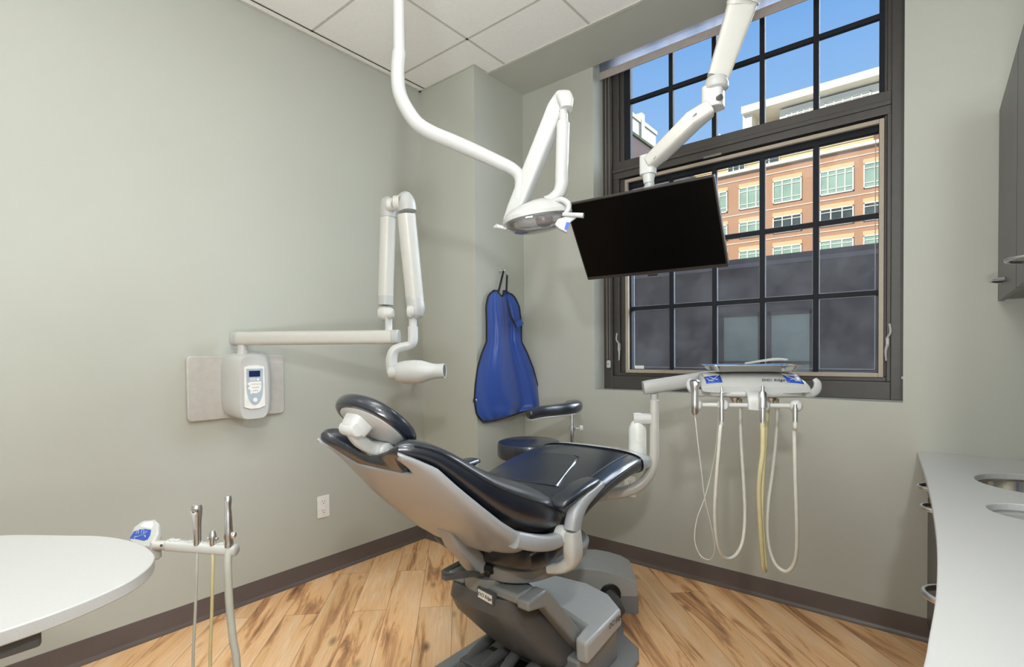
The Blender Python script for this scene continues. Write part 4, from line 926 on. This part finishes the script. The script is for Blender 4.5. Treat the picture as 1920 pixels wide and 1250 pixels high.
# ================================================================== DENTAL LIGHT
lt = thing('dental_light', at(748, 0, d=2.0).to_2d().to_3d()+Z_*CEIL, 'white ceiling mounted dental light with curved arm hanging over the chair', 'dental light')
D = 1.97
pp = at(748, 60, d=D); pt = Vector((pp.x, pp.y, CEIL))
MB().tube([pt, Vector((pp.x, pp.y, at(747, 100, d=D).z))], .0225, 24, 1).build('ceiling_post', LAMPW, lt)
MB().lathe(pt-Z_*.03, Z_, [(.06, 0), (.07, .01), (.07, .03)], 32).build('ceiling_flange', LAMPW, lt)
ptz = [Vector((pp.x, pp.y, at(747, 98, d=D).z))] + [at(u, v, d=D) for u, v in ((746, 125), (746, 150), (750, 177), (763, 205), (783, 232), (812, 250), (850, 266), (900, 288), (935, 304), (958, 315), (972, 327), (976, 343), (975, 362), (974, 375))]
MB().tube(ptz, [.0262]*4+[.027]*4+[.025, .0235, .0225, .022, .0235, .0235], 24, 6).build('curved_arm', LAMPW, lt)
MB().tube([at(975, 355, d=D), at(974, 372, d=D)], .0185, 20, 1).build('collar', OFFW, lt)
MB().tube([at(957, 418, d=D+.02), at(968, 392, d=D+.01), at(1044, 205, d=D-.02), at(1052, 186, d=D-.02)], [.026, .030, .032, .026], 24, 1, n=4.5, flat=1.05).build('spring_arm', LGREY, lt)
MB().tube([at(1046, 196, d=D-.02), at(1055, 184, d=D-.03), at(1060, 192, d=D-.05), at(1062, 205, d=D-.06)], [.026, .032, .030, .022], 20, 5, n=3.5, flat=.9).build('spring_arm_cap', LAMPW, lt)
MB().tube([at(1056, 203, d=D-.05), at(1057, 235, d=D-.05)], .0165, 20, 1).build('drop_tube_neck', LAMPW, lt)
MB().tube([at(1056, 200, d=D-.045), at(1056, 212, d=D-.045)], .019, 18, 1).build('pivot_socket', BLACKP, lt)
MB().tube([at(1057, 228, d=D-.05), at(1056, 232, d=D-.05), at(1053, 330, d=D-.05)], [.020, .025, .0245], 24, 1).build('drop_tube', LAMPW, lt)
MB().tube([at(1053, 328, d=D-.05), at(1053, 345, d=D-.05), at(1048, 362, d=D-.05), at(1038, 374, d=D-.05), at(1028, 383, d=D-.05)], [.0248, .0248, .024, .026, .034], 24, 6).build('elbow', LAMPW, lt)
# handle loop
MB().tube([at(1036, 378, d=D-.08), at(1052, 374, d=D-.10), at(1064, 381, d=D-.11), at(1066, 391, d=D-.11), at(1059, 402, d=D-.11)], [.008, .010, .011, .010, .008], 14, 6).build('yoke_arm', LAMPW, lt)
MB().tube([at(1056, 402, d=D-.11), at(1078, 403, d=D-.13), at(1094, 404, d=D-.14)], [.009, .010, .011], 14, 3, n=3, flat=.8).build('grip', LAMPW, lt)
MB().tube([at(950, 428, d=D-.02), at(935, 425, d=D-.02), at(930, 424, d=D-.02), at(929, 423, d=D-.02)], [.007, .008, .012, .010], 14, 3).build('grip', LAMPW, lt)
# head: domed housing above a clear reflector lens
LC = at(1008, 411, d=D-.04)
LN = (Vector((0, 0, 1))*.95 + CF*.06 + CR*(-.15)).normalized()      # dome axis
LA = (CR - LN*CR.dot(LN)).normalized(); LB = LN.cross(LA).normalized()
def lsec(h, a, b, n=2.4, ox=0): return (LC+LN*h+LA*ox, LA, LB, a, b, n)
hs = MB().supers([lsec(-.004, .128, .085), lsec(.008, .132, .088), lsec(.026, .118, .077), lsec(.046, .090, .060, 2.2, .008), lsec(.062, .055, .042, 2, .020), lsec(.068, .02, .018, 2, .026)], 40).build('lamp_housing', LAMPW, lt)
lens = MB().supers([lsec(-.004, .120, .078), lsec(-.020, .114, .074), lsec(-.036, .090, .058), lsec(-.044, .055, .036), lsec(-.046, .01, .006)], 40).build('clear_lens', mat_glass('clear_lens_cover', .10, (.85, .86, .88), 2.5), lt)
MB().supers([lsec(-.006, .108, .070), lsec(-.010, .100, .064), lsec(.000, .060, .04), lsec(.004, .02, .012)], 32).build('reflector', pm('reflector_mirror', (.62, .6, .6), .15, metal=1), lt)
MB().supers([lsec(-.004, .034, .03, 2, .025), lsec(-.022, .030, .026, 2, .025), lsec(-.030, .018, .016, 2, .025)], 24).build('bulb_shield', pm('brown_shield', s2l(84, 68, 66), .3), lt)
# side winglets
wd = D-.125
tag(MB().prism([at(u, v, d=wd) for u, v in ((1046, 410), (1060, 406), (1082, 407), (1071, 415), (1063, 436), (1048, 428), (1040, 420))], CF*.02).build('switch_wing', LAMPW, lt, bevel=.003), label='white wing with blue label')
MB().prism([at(u, v, d=wd-.002) for u, v in ((1062, 416), (1070, 417), (1063, 432), (1058, 429))], CF*.0015).build('blue_label', BLUE, lt, smooth=False)
MB().lathe(LC+LA*(-.095)+LN*.012-LB*.055, -LB+LA*-.3, [(.006, -.01), (.006, .004), (.004, .005)], 12).build('vent_hole', DGREY, lt)

# ================================================================== TV AND ITS ARM
tv = thing('flat_screen', (-.959, 2.067, 1.787), 'large black flat screen monitor tilted down in front of the window', 'monitor')
TX = Vector((.999, .051, -.006)); TUP = Vector((.034, -.572, .819)); TM = frame((-.959, 2.067, 1.787), TX, TUP)  # local z = towards the viewer side
zn = TM.to_3x3() @ Z_
Wd, Hd = .64, .378
sgn = 1 if zn.y < 0 else -1
def tp(x, y, z): return TM @ Vector((x, y, z*sgn))
mb = MB().prism([tp(a, b, 0) for a, b in rrect(0, 0, Wd, Hd, .004, 2)], (tp(0, 0, -.022)-tp(0, 0, 0))); mb.build('bezel', BEZEL, tv, bevel=.002, smooth=False)
MB().prism([tp(a, b, .0012) for a, b in ((-Wd/2+.006, -Hd/2+.016), (Wd/2-.006, -Hd/2+.016), (Wd/2-.006, Hd/2-.005), (-Wd/2+.006, Hd/2-.005))], tp(0, 0, -.001)-tp(0, 0, 0)).build('screen', SCREENB, tv, smooth=False)
MB().prism([tp(a, b, -.022) for a, b in rrect(0, .01, .42, .25, .02, 4)], tp(0, 0, -.03)-tp(0, 0, 0)).build('rear_housing', BLACKP, tv, bevel=.006)
MB().prism([tp(a, b, .002) for a, b in ((-.020, -Hd/2-.010), (.020, -Hd/2-.010), (.024, -Hd/2+.002), (-.024, -Hd/2+.002))], tp(0, 0, -.012)-tp(0, 0, 0)).build('sensor_foot', BEZEL, tv, bevel=.002)
ta = thing('ceiling_bracket', (-.5, 2.1, CEIL), 'white jointed ceiling bracket holding the black screen', 'bracket')
E1 = at(1343, 150, d=1.97); Ev = at(1216, 330, d=2.16)
C0 = at(1450, -170, d=1.86); C0.z = CEIL
kx = at(1390, 20, d=1.95)
MB().prism([Vector((C0.x+a, C0.y+b, CEIL-.03)) for a, b in rrect(0, 0, .2, .12, .02, 4)], (0, 0, .03)).build('ceiling_plate', WHITE, ta, bevel=.004)
MB().tube([C0-Z_*.02, at(1410, -60, d=1.91), at(1393, 5, d=1.94)], [.062, .060, .058], 24, 5, n=2.6, flat=.6, up=tuple(CF)).build('upper_arm', WHITE, ta)
MB().tube([at(1392, 3, d=1.94), at(1386, 25, d=1.95), at(1346, 146, d=1.97)], [.056, .052, .040], 24, 4, n=4, flat=.5, up=tuple(CF)).build('extension_panel', OFFW, ta)
MB().lathe(at(1343, 160, d=1.97), Z_, [(.036, -.02), (.043, -.014), (.045, .0), (.042, .01), (.038, .024)], 28).build('swivel_collar', LGREY, ta)
MB().supers([(at(1337, 186, d=1.98)+Vector((0, 0, h)), TX, Vector((-.051, .999, 0)), .040, .036, 3.4) for h in (-.038, -.03, .0, .045)], 24).build('joint_block', WHITE, ta, bevel=.003)
MB().lathe(at(1350, 183, d=1.935), -CF+CR*.5, [(.011, -.01), (.011, .006), (.001, .006)], 16).build('cable_port', DGREY, ta)
MB().tube([at(1332, 203, d=1.98), at(1300, 226, d=2.0), at(1240, 286, d=2.11), at(1218, 306, d=2.15)], [.036, .040, .037, .033], 24, 1, n=4, flat=.8, up=(0, 0, 1)).build('spring_arm', OFFW, ta, bevel=.004)
MB().tube([at(1306, 212, d=1.955), at(1246, 272, d=2.06), at(1226, 298, d=2.10)], .0028, 8, 1).build('cover_seam', GREY, ta)
MB().supers([(at(1215, 308, d=2.16)+Vector((0, 0, h)), TX, Vector((-.051, .999, 0)), .032, .03, 3.4) for h in (-.045, -.03, .02, .035)], 24).build('end_joint', WHITE, ta, bevel=.003)
MB().lathe(at(1216, 330, d=2.16), Z_, [(.020, -.03), (.024, -.01), (.026, .0), (.026, .02)], 22).build('lower_collar', WHITE, ta)
tt = tp(0, .10, -.05)
MB().tube([at(1216, 336, d=2.16), at(1217, 350, d=2.17), tt+Vector((0, .02, .02)), tt], [.020, .020, .022, .03], 16, 4).build('tilt_bracket', WHITE, ta)
MB().prism([tp(a, b, -.053) for a, b in rrect(0, .06, .12, .12, .01, 3)], tp(0, 0, -.01)-tp(0, 0, 0)).build('vesa_plate', LGREY, ta, smooth=False)

# ================================================================== ASSISTANT TABLE at front left
tb_ = thing('oval_worktop', (-1.5, -.2, .86), 'oval off-white solid surface table leaf at the front left', 'table')
oc_ = [(-1.128, -.85), (-1.120, -.3), (-1.120, .0), (-1.125, .11), (-1.138, .195), (-1.174, .28), (-1.220, .330), (-1.27, .358), (-1.316, .368), (-1.39, .368), (-1.467, .352), (-1.54, .322), (-1.601, .279), (-1.67, .230), (-1.736, .175), (-1.83, .06), (-1.90, -.10), (-1.93, -.3), (-1.94, -.85)]
sm_ = catmull([(a, b, .835) for a, b in oc_], 4)
MB().prism(sm_, (0, 0, .025)).build('table_top', SOLID, tb_, bevel=.0025)
MB().prism([(a, b, .80) for a, b in ((-1.22, .05), (-1.55, .10), (-1.60, -.6), (-1.25, -.6))], (0, 0, .034)).build('underframe', DGREY, tb_, bevel=.006)
u0 = at(20, 1203, z=.82)
MB().box((u0.x-.04, u0.y-.03, .805), (u0.x+.025, u0.y+.035, .834)).build('edge_bracket', DGREY, tb_, bevel=.006)
MB().box((-1.75, -1.1, 0), (-1.28, -.45, .80)).build('pedestal_cabinet', mat_cabinet(), tb_, smooth=False, bevel=.004)

ah = thing('assistant_holder', at(295, 1030, d=1.2), 'white instrument holder arm clipped to the end of the oval table', 'instrument holder')
hd0, hd1, dH = at(312, 1021, d=1.20), at(441, 1031, d=1.20), 1.20
MB().tube([hd0, hd1], .0125, 20, 1, n=3, flat=1.0, up=(0, 0, 1)).build('holder_bar', WHITE, ah, bevel=.003)
dr = (hd1-hd0).normalized()
MB().tube([hd1-dr*.002, hd1+dr*.003, hd1+dr*.006], [.013, .0125, .008], 20, 1, n=3, up=(0, 0, 1)).build('end_cap', LGREY, ah)
mb = MB()
for f in (.08, .16, .36, .48, .68, .80): mb.lathe(hd0+(hd1-hd0)*f+Z_*.006, Z_, [(.0075, 0), (.0075, .0075), (.005, .0095)], 14)
mb.build('divider_lugs', WHITE, ah)
MB().tube([at(290, 1022, d=1.20), at(314, 1022, d=1.20)], .0105, 16, 1).build('elbow', OFFW, ah)
MB().lathe(at(303, 1022, d=1.19), -CF, [(.003, 0), (.003, .002)], 10).build('screw', DGREY, ah)
pbt = at(291, 1045, d=1.20)
MB().lathe((at(291, 1032, d=1.21).x, at(291, 1032, d=1.21).y, 0), Z_, [(.008, at(291, 1051, d=1.2).z), (.013, at(291, 1048, d=1.2).z), (.013, at(291, 1020, d=1.2).z), (.01, at(291, 1017, d=1.2).z)], 18).build('pivot', LGREY, ah)
tpd = thing('chair_touchpad', at(272, 1000, d=1.2), 'white touchpad with a blue label at the end of the oval table', 'touchpad')
q = [at(u, v, d=d) for u, v, d in ((241, 1012, 1.24), (250, 988, 1.26), (268, 975, 1.28), (290, 973, 1.28), (297, 980, 1.26), (296, 998, 1.23), (287, 1016, 1.20), (276, 1024, 1.18), (258, 1026, 1.19))]
nrm = (q[3]-q[0]).cross(q[6]-q[3]).normalized()
if nrm.dot(CF) > 0: nrm = -nrm
q = [CO+(p-CO)*((q[3]-CO).dot(nrm)/(p-CO).dot(nrm)) for p in q]
MB().prism(q, -nrm*.016).build('pad_body', WHITE, tpd, bevel=.004, seg=3)
def pq(u, v, o=.001):
    # point on the pad face
    d = at(u, v, d=1)-CO; t = (q[3]-CO+nrm*o).dot(nrm)/d.dot(nrm); return CO+d*t
MB().prism([pq(u, v) for u, v in ((243, 1009), (251, 996), (262, 992), (272, 991), (283, 993), (281, 1003), (276, 1011), (269, 1013), (256, 1010))], -nrm*.0006).build('blue_label', BLUE, tpd, smooth=False)
mb = MB()
for pts in (((250, 1007), (262, 1004), (270, 1000), (276, 995)), ((255, 1000), (257, 995), (260, 993), (259, 1000)), ((265, 999), (266, 993), (270, 994), (269, 999)), ((270, 1003), (273, 1007), (272, 1003)), ((252, 1010), (254, 1005), (257, 1006))):
    mb.tube([pq(a, b, .0018) for a, b in pts], .0006, 5, 3)
mb.build('chair_icons', WHITE, tpd)
MB().prism([pq(u, v, .0006) for u, v in ((262, 986), (270, 979), (286, 977), (287, 984), (284, 990), (272, 988))], -nrm*.0004).build('button_field', OUTLET, tpd, smooth=False)

def hang(name, label, u, vb, prof, hose_mat, r, path, mat=CHROME):
    b = at(u, vb, d=1.195); t = thing(name, b, label, 'suction tip' if 'suction' in name or 'ejector' in name else 'syringe')
    bd = MB().lathe(b, Z_, prof, 20).build('body', mat, t)
    P = [b-Z_*.01] + [at(x, y, d=1.19) for x, y in path]
    P.append(Vector((P[-1].x, P[-1].y, .35))); P.append(Vector((P[-1].x-.03, P[-1].y-.1, .06)))
    MB().tube(P, r, 12, 6).build('hose', hose_mat, t); return t, b
t, b = hang('assistant_syringe', 'silver air water syringe at the left of the assistant holder', 370, 1017, [(.008, -.005), (.0085, .02), (.009, .045), (.011, .065), (.012, .08), (.010, .088), (.003, .091)], TUBEG, .0032, ((369, 1060), (366, 1150), (362, 1250)))
MB().lathe(b+Z_*.076-CF*.010+CR*.003, -CF, [(.0075, 0), (.0075, .006), (.003, .007), (.003, .008)], 18).build('nozzle_button', STEEL, t)
MB().lathe(b+Z_*.076-CF*.0175+CR*.003, -CF, [(.002, 0), (.002, .001)], 12).build('nozzle_hole', INK, t)
t, b = hang('saliva_ejector', 'short silver saliva ejector tip in the middle of the assistant holder', 399, 1019, [(.0065, -.004), (.008, .012), (.0075, .022), (.0055, .028), (.0045, .031), (.003, .031)], TUBEY, .0036, ((399, 1060), (397, 1150), (394, 1250)))
MB().lathe(b+Z_*.012, CR, [(.003, -.012), (.002, 0), (.003, .012)], 12).build('valve_lever', CHROME, t)
t, b = hang('suction_valve', 'tall silver suction valve at the right end of the assistant holder', 429, 1021, [(.0095, -.004), (.010, .004), (.0085, .01), (.0105, .018), (.0095, .03), (.0085, .05), (.0075, .075), (.0062, .086), (.0078, .10), (.0078, .112), (.0065, .114)], TUBEG, .0085, ((427, 1060), (430, 1130), (437, 1200), (444, 1250)))
MB().tube([b+CR*.002+Z_*.020, b+CR*.011+Z_*.022, b+CR*.013+Z_*.030], [.006, .007, .004], 12, 4).build('valve_lever', CHROME, t)

# ================================================================== COUNTER, BASE CABINET, UPPER CABINET
ct = thing('countertop', (.3, 1.5, .838), 'white solid surface counter with a curved front edge, at the right', 'countertop')
CZ = .838
front = catmull([(-.050, 2.894, 0)] + [(at(u, v, z=CZ).x, at(u, v, z=CZ).y, 0) for u, v in ((1726, 862), (1735, 890), (1745, 930), (1753, 980), (1757, 1030), (1755, 1110), (1742, 1190), (1730, 1250))] + [(-.03, .70, 0), (-.07, .45, 0), (-.10, .2, 0)], 6)
outl = [(p.x, p.y) for p in front] + [(XR-.002, .2), (XR-.002, 2.894)]
def circ(cx, cy, r, n=40): return [(cx+r*math.cos(2*PI*k/n), cy+r*math.sin(2*PI*k/n)) for k in range(n)]
holes = [circ(.287, 2.405, .172), circ(.214, 1.98, .093)]
bm = bmesh.new(); ed = []
for lp in [outl]+holes:
    vs = [bm.verts.new((x, y, CZ)) for x, y in lp]; ed += [bm.edges.new((vs[i], vs[(i+1) % len(vs)])) for i in range(len(vs))]
bmesh.ops.triangle_fill(bm, use_beauty=True, use_dissolve=False, edges=ed)
bad = [f for f in bm.faces if any((f.calc_center_median().x-cx_)**2+(f.calc_center_median().y-cy_)**2 < (r_*.97)**2 for cx_, cy_, r_ in ((.287, 2.405, .172), (.214, 1.98, .093)))]
bmesh.ops.delete(bm, geom=bad, context='FACES')
g = bmesh.ops.extrude_face_region(bm, geom=bm.faces[:]); bmesh.ops.translate(bm, verts=[v for v in g['geom'] if isinstance(v, bmesh.types.BMVert)], vec=(0, 0, -.022))
bmesh.ops.recalc_face_normals(bm, faces=bm.faces)
me = bpy.data.meshes.new('slab'); bm.to_mesh(me); bm.free(); me.materials.append(SOLID)
o = bpy.data.objects.new('slab', me); COL.objects.link(o); adopt(o, ct)
q_ = o.modifiers.new('bevel', 'BEVEL'); q_.width = .003; q_.segments = 2; q_.limit_method = 'ANGLE'; q_.angle_limit = math.radians(60)
sk = thing('sink_basin', (.287, 2.405, .84), 'round stainless steel sink basin set in the white counter', 'sink')
MB().lathe((.287, 2.405, 0), Z_, [(.176, .816), (.176, .812), (.168, .810), (.160, .70), (.14, .67), (.03, .662), (.001, .662)], 48, cap=False).build('bowl', STEEL, sk)
MB().lathe((.287, 2.405, 0), Z_, [(.03, .663), (.03, .667), (.001, .664)], 24).build('drain', CHROME, sk)
wc = thing('waste_chute', (.214, 1.98, .84), 'smaller round waste opening with a pale liner, in the white counter', 'waste chute')
MB().lathe((.214, 1.98, 0), Z_, [(.097, .816), (.097, .810), (.086, .808), (.084, .77), (.080, .68), (.001, .68)], 36, cap=False).build('liner', LGREY, wc)
CAB = mat_cabinet()
bc_ = thing('base_cabinet', (.3, 1.5, 0), 'grey woodgrain base cabinet with curved chrome pulls under the counter', 'cabinet')
mb = MB().prism([(p.x+.055, p.y, .09) for p in front if .3 < p.y < 2.885] + [(XR-.004, .3, .09), (XR-.004, 2.888, .09)], (0, 0, .560)); mb.build('body', CAB, bc_, smooth=False)
MB().box((.12, .3, 0), (XR-.004, 2.888, .09)).build('plinth', BASEM, bc_, smooth=False)
def pull(p, L, parent, out=-.05, r=.005, mat=None):
    a = Vector(p)
    MB().tube([a+Vector((0, -L/2, 0)), a+Vector((out*.7, -L*.36, 0)), a+Vector((out, 0, 0)), a+Vector((out*.7, L*.36, 0)), a+Vector((0, L/2, 0))], r, 12, 6, n=3, flat=1.6, up=(0, 0, 1)).build('pull_handle', mat or CHROME, parent)
def fxat(y): return min(front, key=lambda p: abs(p.y-y)).x+.055
ys_ = [2.885, 2.12, 1.62, 1.0]
for i in range(3):
    yb, ya = ys_[i]-.004, ys_[i+1]+.004
    for z0_, z1_ in ((.65, .808), (.10, .642)):
        xa, xb2 = fxat(ya), fxat(yb)
        dn = MB().hexa([(xa-.018, ya, z0_), (xa+.002, ya, z0_), (xb2+.002, yb, z0_), (xb2-.018, yb, z0_), (xa-.018, ya, z1_), (xa+.002, ya, z1_), (xb2+.002, yb, z1_), (xb2-.018, yb, z1_)]).build('drawer_front' if z0_ > .5 else 'door', CAB, bc_, smooth=False, bevel=.002)
for y, z in ((2.36, .795), (2.05, .797), (1.32, .80)): pull((fxat(y)-.016, y, z), .10, bc_, out=-.060, r=.004)

uc = thing('upper_cabinet', (.4, 2.3, 1.49), 'dark grey woodgrain wall cabinet with chrome pulls, upper right', 'cabinet')
MB().box((.225, 1.15, 1.487), (XR-.004, 2.888, 2.25)).build('body', CAB, uc, smooth=False, bevel=.002)
for ya, yb in ((2.293, 2.885), (1.70, 2.287), (1.15, 1.694)):
    MB().box((.205, ya, 1.480), (.224, yb, 2.252)).build('door', CAB, uc, smooth=False, bevel=.002)
for y in (2.68, 2.10): 
    MB().tube([(.208, y+.075, 1.545), (.178, y+.045, 1.545), (.168, y, 1.545), (.178, y-.045, 1.545), (.208, y-.075, 1.545)], .007, 14, 6, n=3, flat=.6, up=(0, 0, 1)).build('pull_handle', CHROME, uc)
